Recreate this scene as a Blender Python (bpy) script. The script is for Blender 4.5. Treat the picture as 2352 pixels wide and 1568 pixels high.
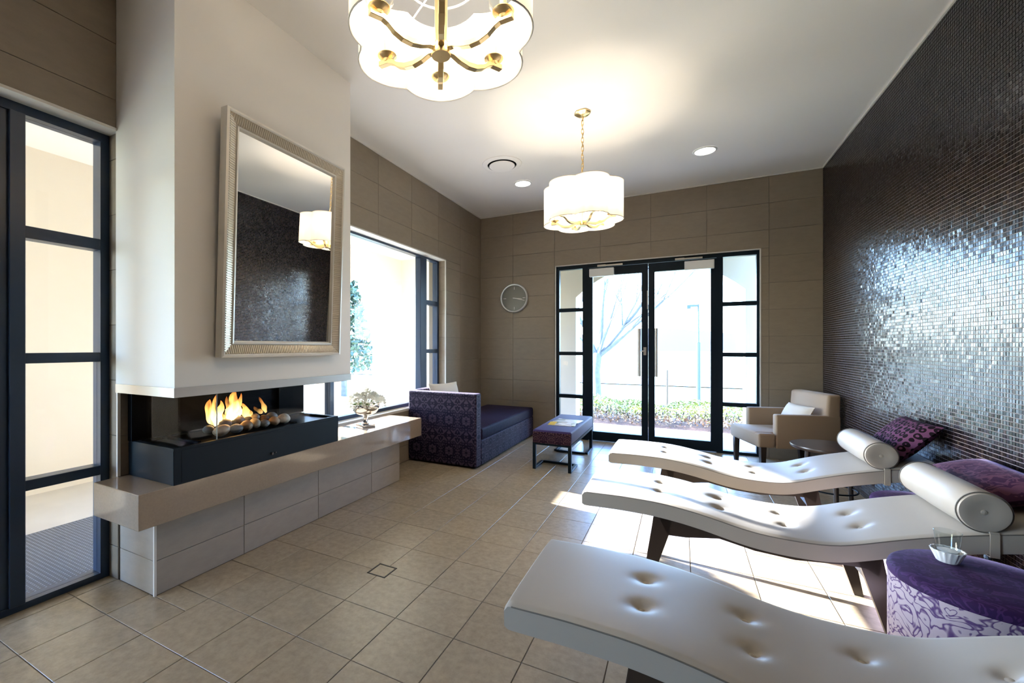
import bpy, bmesh, math, random
import numpy as np
from mathutils import Vector, Matrix

random.seed(7)
rng = np.random.RandomState(11)
for o in list(bpy.data.objects):
    bpy.data.objects.remove(o, do_unlink=True)
scene = bpy.context.scene
COL = scene.collection
R = math.radians

# ------------------------------------------------------------------ camera
YAW = 27.73
CAM_H = 1.25
FPX, CX, CY = 995.85, 1041.84, 795.32
cd = bpy.data.cameras.new('camera')
cd.sensor_fit = 'HORIZONTAL'
cd.sensor_width = 36.0
cd.lens = 36.0 * FPX / 2352.0
cd.shift_x = (1176.0 - CX) / 2352.0
cd.shift_y = (CY - 784.0) / 2352.0
cd.clip_start = 0.05
cd.clip_end = 2000
cam = bpy.data.objects.new('camera', cd)
COL.objects.link(cam)
cam.location = (0, 0, CAM_H)
cam.rotation_euler = (R(90), 0, R(YAW))
scene.camera = cam

# ------------------------------------------------------------------ world and sun
SUN_DIR = Vector((0.94, -0.125, -0.306)).normalized()
world = bpy.data.worlds.new('world')
scene.world = world
world.use_nodes = True
wn = world.node_tree.nodes
wl = world.node_tree.links
wn.clear()
w_out = wn.new('ShaderNodeOutputWorld')
w_bg = wn.new('ShaderNodeBackground')
w_sky = wn.new('ShaderNodeTexSky')
w_sky.sky_type = 'NISHITA'
w_sky.sun_disc = False
w_sky.sun_elevation = math.asin(-SUN_DIR.z)
w_sky.sun_rotation = R(-82)
w_sky.air_density = 1.0
w_sky.dust_density = 0.4
w_sky.ozone_density = 2.5
w_bg.inputs['Strength'].default_value = 3.2
w_tint = wn.new('ShaderNodeMix')                 # white balance set for the warm lamps: daylight reads cool
w_tint.data_type = 'RGBA'
w_tint.blend_type = 'MULTIPLY'
w_tint.inputs[0].default_value = 1.0
w_tint.inputs[7].default_value = (0.82, 0.95, 1.22, 1)
wl.new(w_sky.outputs[0], w_tint.inputs[6])
wl.new(w_tint.outputs[2], w_bg.inputs['Color'])
wl.new(w_bg.outputs[0], w_out.inputs['Surface'])

sd = bpy.data.lights.new('sun', 'SUN')
sd.energy = 42.0
sd.angle = R(0.6)
sd.color = (0.95, 0.97, 1.0)
sun = bpy.data.objects.new('sun', sd)
COL.objects.link(sun)
sun.location = (-12, 6, 6)
sun.rotation_euler = SUN_DIR.to_track_quat('-Z', 'Y').to_euler()

# light portals in the three glazed openings: they only guide the sky's own light
def portal(loc, rot, sx, sy):
    d = bpy.data.lights.new('sky_portal', 'AREA')
    d.shape = 'RECTANGLE'
    d.size = sx
    d.size_y = sy
    d.cycles.is_portal = True
    o = bpy.data.objects.new('sky_portal', d)
    COL.objects.link(o)
    o.location = loc
    o.rotation_euler = rot
portal((-2.93, 3.65, 1.46), (R(90), 0, R(-90)), 2.38, 1.78)
portal((-2.93, 0.11, 1.2), (R(90), 0, R(-90)), 2.2, 2.4)
portal((-0.37, 6.2, 1.18), (R(90), 0, R(180)), 2.32, 2.34)

scene.view_settings.view_transform = 'Standard'
scene.view_settings.look = 'None'
scene.view_settings.gamma = 1.0
scene.view_settings.use_curve_mapping = False
scene.view_settings.exposure = 0.66
cy = scene.cycles
cy.max_bounces = 10
cy.diffuse_bounces = 5
cy.glossy_bounces = 5
cy.transmission_bounces = 8
cy.transparent_max_bounces = 16
cy.caustics_reflective = False
cy.caustics_refractive = False
cy.sample_clamp_indirect = 6.0
cy.use_denoising = True

BULB_W = 3.0

# ------------------------------------------------------------------ room numbers (metres)
XL, XR, YB, CH, YF = -2.662, 1.34, 5.935, 3.166, -1.7
TH = 0.008                      # thickness of wall tiles
W1 = (-1.0, 1.225, 0.0, 2.41)   # glazed unit, left wall (y0, y1, z0, z1)
W2 = (2.455, 4.851, 0.565, 2.355)
D1 = (-1.541, 0.793, 0.0, 2.355)  # door opening, back wall (x0, x1, z0, z1)
CHIM = (1.208, 2.445, 1.005)      # chimney breast y0, y1, z0
CHX = -2.135

def project(x, y, z):
    c, s = math.cos(R(YAW)), math.sin(R(YAW))
    r = c * x + s * y
    fw = -s * x + c * y
    return CX + FPX * r / fw, CY - FPX * (z - CAM_H) / fw, fw

# ------------------------------------------------------------------ helpers
class MB:
    def __init__(self):
        self.v = []
        self.f = []
    def add(self, vs, fs):
        o = len(self.v)
        self.v += [tuple(p) for p in vs]
        self.f += [tuple(i + o for i in f) for f in fs]
        return self
    def box(self, x0, x1, y0, y1, z0, z1):
        x0, x1 = min(x0, x1), max(x0, x1)
        y0, y1 = min(y0, y1), max(y0, y1)
        z0, z1 = min(z0, z1), max(z0, z1)
        return self.add([(x0, y0, z0), (x1, y0, z0), (x1, y1, z0), (x0, y1, z0),
                         (x0, y0, z1), (x1, y0, z1), (x1, y1, z1), (x0, y1, z1)],
                        [(0, 3, 2, 1), (4, 5, 6, 7), (0, 1, 5, 4), (1, 2, 6, 5), (2, 3, 7, 6), (3, 0, 4, 7)])
    def prism(self, poly, axis, a0, a1):
        n = len(poly)
        def P(p, a):
            if axis == 'x': return (a, p[0], p[1])
            if axis == 'y': return (p[0], a, p[1])
            return (p[0], p[1], a)
        vs = [P(p, a0) for p in poly] + [P(p, a1) for p in poly]
        fs = [tuple(range(n))[::-1], tuple(range(n, 2 * n))]
        fs += [(i, (i + 1) % n, (i + 1) % n + n, i + n) for i in range(n)]
        return self.add(vs, fs)
    def tube(self, pts, r, n=8, closed=False, caps=True):
        pts = [Vector(p) for p in pts]
        m = len(pts)
        rs = r if isinstance(r, (list, tuple)) else [r] * m
        rings = []
        up = None
        for i, p in enumerate(pts):
            a = pts[(i - 1) % m] if (closed or i > 0) else p
            b = pts[(i + 1) % m] if (closed or i < m - 1) else p
            t = (b - a)
            if t.length < 1e-9: t = Vector((0, 0, 1))
            t.normalize()
            if up is None:
                up = Vector((0, 0, 1)) if abs(t.z) < .9 else Vector((1, 0, 0))
            side = t.cross(up)
            if side.length < 1e-6:
                side = t.cross(Vector((0, 1, 0)))
            side.normalize()
            up = side.cross(t).normalized()
            rings.append([p + (side * math.cos(2 * math.pi * k / n) + up * math.sin(2 * math.pi * k / n)) * rs[i] for k in range(n)])
        vs = [q for ring in rings for q in ring]
        fs = []
        for i in range(m if closed else m - 1):
            j = (i + 1) % m
            for k in range(n):
                l = (k + 1) % n
                fs.append((i * n + k, i * n + l, j * n + l, j * n + k))
        if caps and not closed:
            fs.append(tuple(range(n))[::-1])
            fs.append(tuple(range((m - 1) * n, m * n)))
        return self.add(vs, fs)
    def lathe(self, prof, n=24, c=(0, 0, 0), axis='z', cap=True, rfun=None):
        vs, fs = [], []
        for (r, h) in prof:
            for k in range(n):
                a = 2 * math.pi * k / n
                rr = r * (rfun(a, h) if rfun else 1.0)
                x, y = rr * math.cos(a), rr * math.sin(a)
                if axis == 'z': p = (c[0] + x, c[1] + y, c[2] + h)
                elif axis == 'y': p = (c[0] + x, c[1] + h, c[2] + y)
                else: p = (c[0] + h, c[1] + x, c[2] + y)
                vs.append(p)
        m = len(prof)
        for i in range(m - 1):
            for k in range(n):
                l = (k + 1) % n
                fs.append((i * n + k, i * n + l, (i + 1) * n + l, (i + 1) * n + k))
        if cap:
            if prof[0][0] > 1e-6: fs.append(tuple(range(n))[::-1])
            if prof[-1][0] > 1e-6: fs.append(tuple(range((m - 1) * n, m * n)))
        return self.add(vs, fs)
    def mesh(self, name, shift=(0, 0, 0), bevel=0.0, seg=2, smooth=False, ang=35):
        me = bpy.data.meshes.new(name)
        sx, sy, sz = shift
        me.from_pydata([(x - sx, y - sy, z - sz) for x, y, z in self.v], [], self.f)
        bm = bmesh.new()
        bm.from_mesh(me)
        bmesh.ops.remove_doubles(bm, verts=bm.verts, dist=1e-6)
        bmesh.ops.recalc_face_normals(bm, faces=bm.faces)
        if bevel > 0:
            es = [e for e in bm.edges if len(e.link_faces) == 2 and e.calc_face_angle(0) > R(ang)]
            bmesh.ops.bevel(bm, geom=es, offset=bevel, segments=seg, profile=0.5, affect='EDGES', clamp_overlap=True)
        if smooth:
            for f in bm.faces: f.smooth = True
            for e in bm.edges:
                if len(e.link_faces) == 2 and e.calc_face_angle(0) > R(40): e.smooth = False
        bm.to_mesh(me)
        bm.free()
        return me

def tag(o, label=None, cat=None, group=None, kind=None):
    if label: o['label'] = label
    if cat: o['category'] = cat
    if group: o['group'] = group
    if kind: o['kind'] = kind
    return o

def empty(name, loc=(0, 0, 0), rz=0.0):
    o = bpy.data.objects.new(name, None)
    COL.objects.link(o)
    o.location = loc
    o.rotation_euler = (0, 0, rz)
    o.empty_display_size = 0.1
    return o

def obj(name, me, material, parent=None, loc=(0, 0, 0), rot=(0, 0, 0)):
    o = bpy.data.objects.new(name, me)
    COL.objects.link(o)
    if material is not None and not me.materials:
        me.materials.append(material)
    o.location = loc
    o.rotation_euler = rot
    if parent is not None: o.parent = parent
    return o

def root_loc(p):
    l = Vector((0, 0, 0))
    while p is not None:
        l += p.location
        p = p.parent
    return l

def part(name, mb, material, parent, world=False, **k):
    """one mesh part; coordinates local to the thing, or world coordinates for things that are not turned"""
    sh = root_loc(parent) if world else (0, 0, 0)
    return obj(name, mb.mesh(name, shift=sh, **k), material, parent)

def single(name, mb, material, **k):
    """a top-level thing that is one mesh, origin at its base"""
    xs = [p[0] for p in mb.v]; ys = [p[1] for p in mb.v]; zs = [p[2] for p in mb.v]
    c = ((min(xs) + max(xs)) / 2, (min(ys) + max(ys)) / 2, min(zs))
    return obj(name, mb.mesh(name, shift=c, **k), material, None, c)

def copy_tree(o, parent=None):
    c = o.copy()
    COL.objects.link(c)
    c.parent = parent
    for ch in list(o.children):
        copy_tree(ch, c)
    return c

def subtract(rect, holes):
    rs = [rect]
    for (a0, a1, b0, b1) in holes:
        out = []
        for (x0, x1, y0, y1) in rs:
            if a1 <= x0 or a0 >= x1 or b1 <= y0 or b0 >= y1:
                out.append((x0, x1, y0, y1)); continue
            if y0 < b0: out.append((x0, x1, y0, b0))
            if y1 > b1: out.append((x0, x1, b1, y1))
            ym0, ym1 = max(y0, b0), min(y1, b1)
            if x0 < a0: out.append((x0, a0, ym0, ym1))
            if x1 > a1: out.append((a1, x1, ym0, ym1))
        rs = out
    return [r for r in rs if r[1] - r[0] > .012 and r[3] - r[2] > .012]

# ------------------------------------------------------------------ materials
def new_mat(name):
    m = bpy.data.materials.new(name)
    m.use_nodes = True
    nt = m.node_tree
    return m, nt, nt.nodes['Principled BSDF'], nt.nodes['Material Output']

def N(nt, t, **kw):
    n = nt.nodes.new(t)
    for k, v in kw.items():
        if k in n.inputs: n.inputs[k].default_value = v
        else: setattr(n, k, v)
    return n

def mat(name, col, rough=0.5, metal=0.0, spec=0.5, coat=0.0, bump=0.0, bscale=60.0, var=0.0, vscale=8.0, sheen=0.0, objvar=0.0):
    m, nt, b, out = new_mat(name)
    b.inputs['Base Color'].default_value = (*col, 1)
    b.inputs['Roughness'].default_value = rough
    b.inputs['Metallic'].default_value = metal
    b.inputs['Specular IOR Level'].default_value = spec
    b.inputs['Coat Weight'].default_value = coat
    b.inputs['Coat Roughness'].default_value = 0.08
    if sheen:
        b.inputs['Sheen Weight'].default_value = sheen
        b.inputs['Sheen Roughness'].default_value = 0.4
    L = nt.links
    if var or objvar or bump:
        geo = N(nt, 'ShaderNodeNewGeometry')
    if var or objvar:
        nz = N(nt, 'ShaderNodeTexNoise'); nz.inputs['Scale'].default_value = vscale; nz.inputs['Detail'].default_value = 5
        L.new(geo.outputs['Position'], nz.inputs['Vector'])
        mr = N(nt, 'ShaderNodeMapRange'); mr.inputs['To Min'].default_value = 1 - var; mr.inputs['To Max'].default_value = 1 + var
        mr.inputs['From Min'].default_value = .3; mr.inputs['From Max'].default_value = .7
        L.new(nz.outputs['Fac'], mr.inputs['Value'])
        val = mr.outputs[0]
        if objvar:
            oi = N(nt, 'ShaderNodeObjectInfo')
            m2 = N(nt, 'ShaderNodeMapRange'); m2.inputs['To Min'].default_value = 1 - objvar; m2.inputs['To Max'].default_value = 1 + objvar
            L.new(oi.outputs['Random'], m2.inputs['Value'])
            mm = N(nt, 'ShaderNodeMath', operation='MULTIPLY'); L.new(val, mm.inputs[0]); L.new(m2.outputs[0], mm.inputs[1]); val = mm.outputs[0]
        mx = N(nt, 'ShaderNodeVectorMath', operation='SCALE')
        mx.inputs[0].default_value = col
        L.new(val, mx.inputs['Scale'])
        L.new(mx.outputs[0], b.inputs['Base Color'])
    if bump:
        n2 = N(nt, 'ShaderNodeTexNoise'); n2.inputs['Scale'].default_value = bscale; n2.inputs['Detail'].default_value = 6
        L.new(geo.outputs['Position'], n2.inputs['Vector'])
        bp = N(nt, 'ShaderNodeBump'); bp.inputs['Strength'].default_value = bump; bp.inputs['Distance'].default_value = 0.004
        L.new(n2.outputs['Fac'], bp.inputs['Height'])
        L.new(bp.outputs[0], b.inputs['Normal'])
    return m

def glass_mat(name, tint=(1, 1, 1), refl=1.0):
    m, nt, b, out = new_mat(name)
    nt.nodes.remove(b)
    tr = N(nt, 'ShaderNodeBsdfTransparent'); tr.inputs[0].default_value = (*tint, 1)
    gl = N(nt, 'ShaderNodeBsdfGlossy'); gl.inputs['Roughness'].default_value = 0.01
    fr = N(nt, 'ShaderNodeFresnel'); fr.inputs['IOR'].default_value = 1.35
    ge = N(nt, 'ShaderNodeNewGeometry')            # only the outer faces of a pane mirror, its inner faces let light out
    iv = N(nt, 'ShaderNodeMath', operation='SUBTRACT'); iv.inputs[0].default_value = 1.0
    nt.links.new(ge.outputs['Backfacing'], iv.inputs[1])
    ml = N(nt, 'ShaderNodeMath', operation='MULTIPLY')
    m0 = N(nt, 'ShaderNodeMath', operation='MULTIPLY'); m0.inputs[1].default_value = refl
    mx = N(nt, 'ShaderNodeMixShader')
    nt.links.new(iv.outputs[0], m0.inputs[0]); nt.links.new(m0.outputs[0], ml.inputs[1])
    nt.links.new(fr.outputs[0], ml.inputs[0]); nt.links.new(ml.outputs[0], mx.inputs[0])
    nt.links.new(tr.outputs[0], mx.inputs[1]); nt.links.new(gl.outputs[0], mx.inputs[2])
    nt.links.new(mx.outputs[0], out.inputs['Surface'])
    return m

def emit_mat(name, col, strength):
    m, nt, b, out = new_mat(name)
    nt.nodes.remove(b)
    e = N(nt, 'ShaderNodeEmission'); e.inputs[0].default_value = (*col, 1); e.inputs[1].default_value = strength
    nt.links.new(e.outputs[0], out.inputs['Surface'])
    return m

def linen_tile(name, col, rough, objvar, bump=.25, spec=.5, streak=(14, 14, 14), var=.07):
    """porcelain tile with a fine woven grain"""
    m, nt, b, out = new_mat(name)
    L = nt.links
    geo = N(nt, 'ShaderNodeNewGeometry'); oi = N(nt, 'ShaderNodeObjectInfo')
    mp = N(nt, 'ShaderNodeMapping'); mp.inputs['Scale'].default_value = streak
    L.new(geo.outputs['Position'], mp.inputs['Vector'])
    add = N(nt, 'ShaderNodeVectorMath', operation='ADD')
    sc = N(nt, 'ShaderNodeVectorMath', operation='SCALE'); sc.inputs[0].default_value = (37, 91, 53)
    L.new(oi.outputs['Random'], sc.inputs['Scale']); L.new(mp.outputs[0], add.inputs[0]); L.new(sc.outputs[0], add.inputs[1])
    nz = N(nt, 'ShaderNodeTexNoise'); nz.inputs['Scale'].default_value = 1.0; nz.inputs['Detail'].default_value = 8; nz.inputs['Roughness'].default_value = .65
    L.new(add.outputs[0], nz.inputs['Vector'])
    mr = N(nt, 'ShaderNodeMapRange'); mr.inputs['From Min'].default_value = .3; mr.inputs['From Max'].default_value = .7
    mr.inputs['To Min'].default_value = 1 - var; mr.inputs['To Max'].default_value = 1 + var
    L.new(nz.outputs['Fac'], mr.inputs['Value'])
    m2 = N(nt, 'ShaderNodeMapRange'); m2.inputs['To Min'].default_value = 1 - objvar; m2.inputs['To Max'].default_value = 1 + objvar
    L.new(oi.outputs['Random'], m2.inputs['Value'])
    mm = N(nt, 'ShaderNodeMath', operation='MULTIPLY'); L.new(mr.outputs[0], mm.inputs[0]); L.new(m2.outputs[0], mm.inputs[1])
    vs = N(nt, 'ShaderNodeVectorMath', operation='SCALE'); vs.inputs[0].default_value = col
    L.new(mm.outputs[0], vs.inputs['Scale']); L.new(vs.outputs[0], b.inputs['Base Color'])
    b.inputs['Roughness'].default_value = rough
    b.inputs['Specular IOR Level'].default_value = spec
    n2 = N(nt, 'ShaderNodeTexNoise'); n2.inputs['Scale'].default_value = 9.0; n2.inputs['Detail'].default_value = 4
    L.new(add.outputs[0], n2.inputs['Vector'])
    bp = N(nt, 'ShaderNodeBump'); bp.inputs['Strength'].default_value = bump; bp.inputs['Distance'].default_value = 0.002
    L.new(n2.outputs['Fac'], bp.inputs['Height']); L.new(bp.outputs[0], b.inputs['Normal'])
    return m

def damask(name, dark, light, cell=0.16, scale=16.0, rough=.75, thr=.5, soft=.03, sheen=.2, spec=.2):
    """velvet with a mirrored scroll figure: folded coordinates make the motif symmetrical"""
    m, nt, b, out = new_mat(name)
    L = nt.links
    tc = N(nt, 'ShaderNodeTexCoord')
    sp = N(nt, 'ShaderNodeSeparateXYZ'); L.new(tc.outputs['Object'], sp.inputs[0])
    cb = N(nt, 'ShaderNodeCombineXYZ')
    for i, mulr in enumerate((1.0, 1.0, .62)):
        pp = N(nt, 'ShaderNodeMath', operation='PINGPONG'); pp.inputs[1].default_value = cell / 2 / mulr
        L.new(sp.outputs[i], pp.inputs[0]); L.new(pp.outputs[0], cb.inputs[i])
    nz = N(nt, 'ShaderNodeTexNoise'); nz.inputs['Scale'].default_value = scale; nz.inputs['Detail'].default_value = 1.5
    nz.inputs['Distortion'].default_value = 1.6
    L.new(cb.outputs[0], nz.inputs['Vector'])
    w = N(nt, 'ShaderNodeMath', operation='MULTIPLY'); w.inputs[1].default_value = 26.0
    L.new(nz.outputs['Fac'], w.inputs[0])
    sn = N(nt, 'ShaderNodeMath', operation='SINE'); L.new(w.outputs[0], sn.inputs[0])
    mr = N(nt, 'ShaderNodeMapRange'); mr.inputs['From Min'].default_value = thr - soft - .3; mr.inputs['From Max'].default_value = thr + soft - .3
    L.new(sn.outputs[0], mr.inputs['Value'])
    mx = N(nt, 'ShaderNodeMix', data_type='RGBA')
    mx.inputs[6].default_value = (*dark, 1); mx.inputs[7].default_value = (*light, 1)
    L.new(mr.outputs[0], mx.inputs[0]); L.new(mx.outputs[2], b.inputs['Base Color'])
    b.inputs['Roughness'].default_value = rough
    b.inputs['Specular IOR Level'].default_value = spec
    b.inputs['Sheen Weight'].default_value = sheen
    b.inputs['Sheen Roughness'].default_value = .2
    b.inputs['Sheen Tint'].default_value = (.75, .6, 1, 1)
    bp = N(nt, 'ShaderNodeBump'); bp.inputs['Strength'].default_value = .3; bp.inputs['Distance'].default_value = .002
    L.new(mr.outputs[0], bp.inputs['Height']); L.new(bp.outputs[0], b.inputs['Normal'])
    return m

def ring_fabric(name, base, ring):
    m, nt, b, out = new_mat(name)
    L = nt.links
    tc = N(nt, 'ShaderNodeTexCoord')
    mp = N(nt, 'ShaderNodeMapping'); mp.inputs['Scale'].default_value = (1, 1, .02)
    L.new(tc.outputs['Object'], mp.inputs[0])
    vo = N(nt, 'ShaderNodeTexVoronoi'); vo.inputs['Scale'].default_value = 26; vo.inputs['Randomness'].default_value = .35
    L.new(mp.outputs[0], vo.inputs['Vector'])
    s1 = N(nt, 'ShaderNodeMath', operation='SUBTRACT'); s1.inputs[1].default_value = .33; L.new(vo.outputs['Distance'], s1.inputs[0])
    ab = N(nt, 'ShaderNodeMath', operation='ABSOLUTE'); L.new(s1.outputs[0], ab.inputs[0])
    lt = N(nt, 'ShaderNodeMath', operation='LESS_THAN'); lt.inputs[1].default_value = .13; L.new(ab.outputs[0], lt.inputs[0])
    mx = N(nt, 'ShaderNodeMix', data_type='RGBA'); mx.inputs[6].default_value = (*base, 1); mx.inputs[7].default_value = (*ring, 1)
    L.new(lt.outputs[0], mx.inputs[0]); L.new(mx.outputs[2], b.inputs['Base Color'])
    b.inputs['Roughness'].default_value = .9
    b.inputs['Specular IOR Level'].default_value = .1
    return m

def mosaic_mat(name):
    m, nt, b, out = new_mat(name)
    L = nt.links
    geo = N(nt, 'ShaderNodeNewGeometry'); oi = N(nt, 'ShaderNodeObjectInfo')
    ad = N(nt, 'ShaderNodeMath', operation='ADD'); L.new(geo.outputs['Random Per Island'], ad.inputs[0]); L.new(oi.outputs['Random'], ad.inputs[1])
    fr = N(nt, 'ShaderNodeMath', operation='FRACT'); L.new(ad.outputs[0], fr.inputs[0])
    cr = N(nt, 'ShaderNodeValToRGB'); cr.color_ramp.interpolation = 'LINEAR'
    els = cr.color_ramp.elements
    els[0].position = 0.0; els[0].color = (.006, .005, .006, 1)
    els[1].position = 1.0; els[1].color = (.045, .030, .025, 1)
    for p, c in ((.3, (.010, .007, .008, 1)), (.55, (.022, .014, .013, 1)), (.75, (.018, .013, .022, 1)), (.9, (.030, .019, .015, 1))):
        e = els.new(p); e.color = c
    L.new(fr.outputs[0], cr.inputs[0]); L.new(cr.outputs[0], b.inputs['Base Color'])
    b.inputs['Roughness'].default_value = .23
    b.inputs['Specular IOR Level'].default_value = .36
    b.inputs['Specular Tint'].default_value = (.86, .93, 1.0, 1)
    b.inputs['Metallic'].default_value = 0.0
    return m

def flame_mat(name, strength, top=(1.0, .25, .04), bot=(1.0, .62, .22)):
    """gas flame: glows most low down, thins out towards its tip and in ragged streaks"""
    m, nt, b, out = new_mat(name)
    nt.nodes.remove(b)
    L = nt.links
    tc = N(nt, 'ShaderNodeTexCoord'); sp = N(nt, 'ShaderNodeSeparateXYZ'); L.new(tc.outputs['Generated'], sp.inputs[0])
    cr = N(nt, 'ShaderNodeValToRGB'); e = cr.color_ramp.elements
    e[0].position = 0; e[0].color = (*bot, 1); e[1].position = 1; e[1].color = (*top, 1)
    k = e.new(.4); k.color = (1, .55, .14, 1)
    L.new(sp.outputs[2], cr.inputs[0])
    em = N(nt, 'ShaderNodeEmission'); em.inputs[1].default_value = strength * .5; L.new(cr.outputs[0], em.inputs[0])
    tr = N(nt, 'ShaderNodeBsdfTransparent')
    mp = N(nt, 'ShaderNodeMapping'); mp.inputs['Scale'].default_value = (30, 30, 9); L.new(tc.outputs['Object'], mp.inputs[0])
    nz = N(nt, 'ShaderNodeTexNoise'); nz.inputs['Scale'].default_value = 1; nz.inputs['Detail'].default_value = 2; L.new(mp.outputs[0], nz.inputs['Vector'])
    a1 = N(nt, 'ShaderNodeMapRange'); a1.inputs['From Min'].default_value = .35; a1.inputs['From Max'].default_value = .75
    a1.inputs['To Min'].default_value = .03; a1.inputs['To Max'].default_value = .7; L.new(nz.outputs['Fac'], a1.inputs['Value'])
    a2 = N(nt, 'ShaderNodeMapRange'); a2.inputs['From Min'].default_value = .25; a2.inputs['From Max'].default_value = 1.0
    a2.inputs['To Min'].default_value = 1; a2.inputs['To Max'].default_value = .25; L.new(sp.outputs[2], a2.inputs['Value'])
    mm = N(nt, 'ShaderNodeMath', operation='MULTIPLY'); L.new(a1.outputs[0], mm.inputs[0]); L.new(a2.outputs[0], mm.inputs[1])
    mx = N(nt, 'ShaderNodeMixShader'); L.new(mm.outputs[0], mx.inputs[0]); L.new(tr.outputs[0], mx.inputs[1]); L.new(em.outputs[0], mx.inputs[2])
    L.new(mx.outputs[0], out.inputs['Surface'])
    return m

def shade_mat(name):
    m, nt, b, out = new_mat(name)
    nt.nodes.remove(b)
    L = nt.links
    df = N(nt, 'ShaderNodeBsdfDiffuse'); df.inputs[0].default_value = (.78, .73, .66, 1)
    tl = N(nt, 'ShaderNodeBsdfTranslucent'); tl.inputs[0].default_value = (.60, .53, .45, 1)
    mx = N(nt, 'ShaderNodeMixShader'); mx.inputs[0].default_value = .5
    L.new(df.outputs[0], mx.inputs[1]); L.new(tl.outputs[0], mx.inputs[2]); L.new(mx.outputs[0], out.inputs['Surface'])
    return m

def leaf_mat(name, c1, c2):
    m, nt, b, out = new_mat(name)
    L = nt.links
    geo = N(nt, 'ShaderNodeNewGeometry')
    cr = N(nt, 'ShaderNodeValToRGB'); e = cr.color_ramp.elements
    e[0].color = (*c1, 1); e[1].color = (*c2, 1)
    L.new(geo.outputs['Random Per Island'], cr.inputs[0]); L.new(cr.outputs[0], b.inputs['Base Color'])
    b.inputs['Roughness'].default_value = .5
    return m

M = {}
M['paint'] = mat('white_paint', (.87, .835, .79), .6, bump=.03, bscale=300)
M['ceiling'] = mat('ceiling_paint', (.86, .83, .79), .7)
M['wtile'] = linen_tile('taupe_wall_tile', (.245, .198, .145), .42, .05, streak=(10, 10, 26))
M['wgrout'] = mat('wall_grout', (.16, .13, .10), .9)
M['ftile'] = linen_tile('beige_floor_tile', (.33, .262, .178), .27, .05, streak=(30, 30, 30), var=.16, bump=.12)
M['fgrout'] = mat('floor_grout', (.11, .09, .07), .9)
M['mosaic'] = mosaic_mat('dark_glass_mosaic')
M['mgrout'] = mat('mosaic_grout', (.22, .20, .21), .85)
M['navy'] = mat('dark_window_metal', (.014, .033, .072), .32, spec=.5)
M['black'] = mat('black_metal', (.004, .011, .019), .42, spec=.16)  # slight blue in the base colour imitates sky reflected on the fireplace tray
M['blackin'] = mat('firebox_black', (.0015, .0025, .0045), .55, spec=.06)
M['glass'] = glass_mat('window_glass')
M['thin_glass'] = glass_mat('fire_glass', (.97, .98, .98), .35)
M['steel'] = mat('brushed_steel', (.46, .44, .41), .36, metal=1)
M['handle'] = mat('satin_steel_handle', (.68, .67, .65), .42, metal=.7)
M['chrome'] = mat('chrome', (.75, .74, .72), .08, metal=1)
M['trim'] = mat('pale_edge_trim', (.70, .67, .62), .4)
M['stone'] = mat('polished_bench_stone', (.31, .24, .18), .10, coat=.5, var=.05, vscale=90)
M['brass'] = mat('satin_brass', (.84, .64, .33), .30, metal=1)
M['shade'] = shade_mat('shade_fabric')
M['shadetrim'] = mat('shade_binding', (.85, .80, .72), .7)
M['bulb'] = emit_mat('bulb_glow', (1, .82, .58), 30)
M['candle'] = mat('candle_sleeve', (.85, .72, .5), .5)
M['dlight'] = emit_mat('downlight_glow', (1, .96, .88), 6)
M['mirror'] = mat('mirror_silver', (.93, .93, .93), .01, metal=1)
M['champagne'] = mat('champagne_frame', (.74, .67, .55), .35, metal=.6)
M['champ_dark'] = mat('champagne_edge', (.72, .69, .63), .4, metal=.4)
M['vinyl'] = mat('cream_vinyl', (.355, .325, .285), .44, bump=.04, bscale=400, spec=.45)
M['vinyl_dark'] = mat('vinyl_stitch', (.12, .11, .10), .6)
M['vinyl_btn'] = mat('vinyl_button', (.37, .335, .285), .35)
M['wood'] = mat('dark_stained_wood', (.030, .020, .015), .3, bump=.05, bscale=50)
M['purple'] = damask('purple_damask_velvet', (.0045, .0015, .015), (.050, .036, .064), cell=.2, scale=15)
M['purple_top'] = damask('purple_velvet_seat', (.005, .0015, .015), (.012, .004, .026), cell=.2, scale=15, sheen=.06)
M['stool'] = damask('purple_scroll_velvet', (.050, .014, .11), (.40, .33, .36), cell=.30, scale=15, thr=-.45, soft=.3)
M['stooltop'] = damask('purple_plush', (.020, .006, .045), (.040, .014, .075), cell=.30, scale=20)
M['ottoman'] = mat('violet_velvet', (.026, .012, .085), .65, sheen=.15, spec=.3)
M['ottoman_side'] = damask('violet_damask_side', (.018, .005, .018), (.075, .04, .05), cell=.16, scale=22)
M['rings'] = ring_fabric('plum_ring_fabric', (.085, .032, .072), (.004, .0015, .004))
M['plum'] = damask('plum_brocade', (.030, .006, .028), (.085, .032, .058), cell=.34, scale=14, sheen=.5)
M['tan'] = mat('tan_upholstery', (.31, .22, .145), .75, bump=.08, bscale=500, sheen=.2)
M['cream'] = mat('cream_linen', (.66, .60, .52), .8, bump=.08, bscale=400)
M['render'] = mat('cream_render', (.69, .62, .515), .85, bump=.1, bscale=40)
M['soffit'] = mat('verandah_soffit_paint', (.72, .68, .60), .8)
M['paving'] = mat('pale_paving', (.52, .48, .43), .7, var=.06, vscale=3)
M['mat'] = mat('grey_mat', (.10, .10, .11), .85)
M['matdot'] = mat('mat_rib', (.22, .23, .25), .7)
M['grass'] = mat('winter_grass', (.34, .36, .20), .9, var=.2, vscale=.6)
M['road'] = mat('road_asphalt', (.42, .43, .45), .9)
M['mulch'] = mat('bark_mulch', (.20, .12, .09), .9, var=.5, vscale=40, bump=.6, bscale=80)
M['hedge'] = leaf_mat('hedge_leaves', (.16, .22, .06), (.50, .55, .20))
M['hedge_red'] = leaf_mat('hedge_lower_leaves', (.25, .13, .10), (.50, .40, .25))
M['bark'] = mat('pale_bark', (.10, .105, .11), .9, var=.15, vscale=12)
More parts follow.
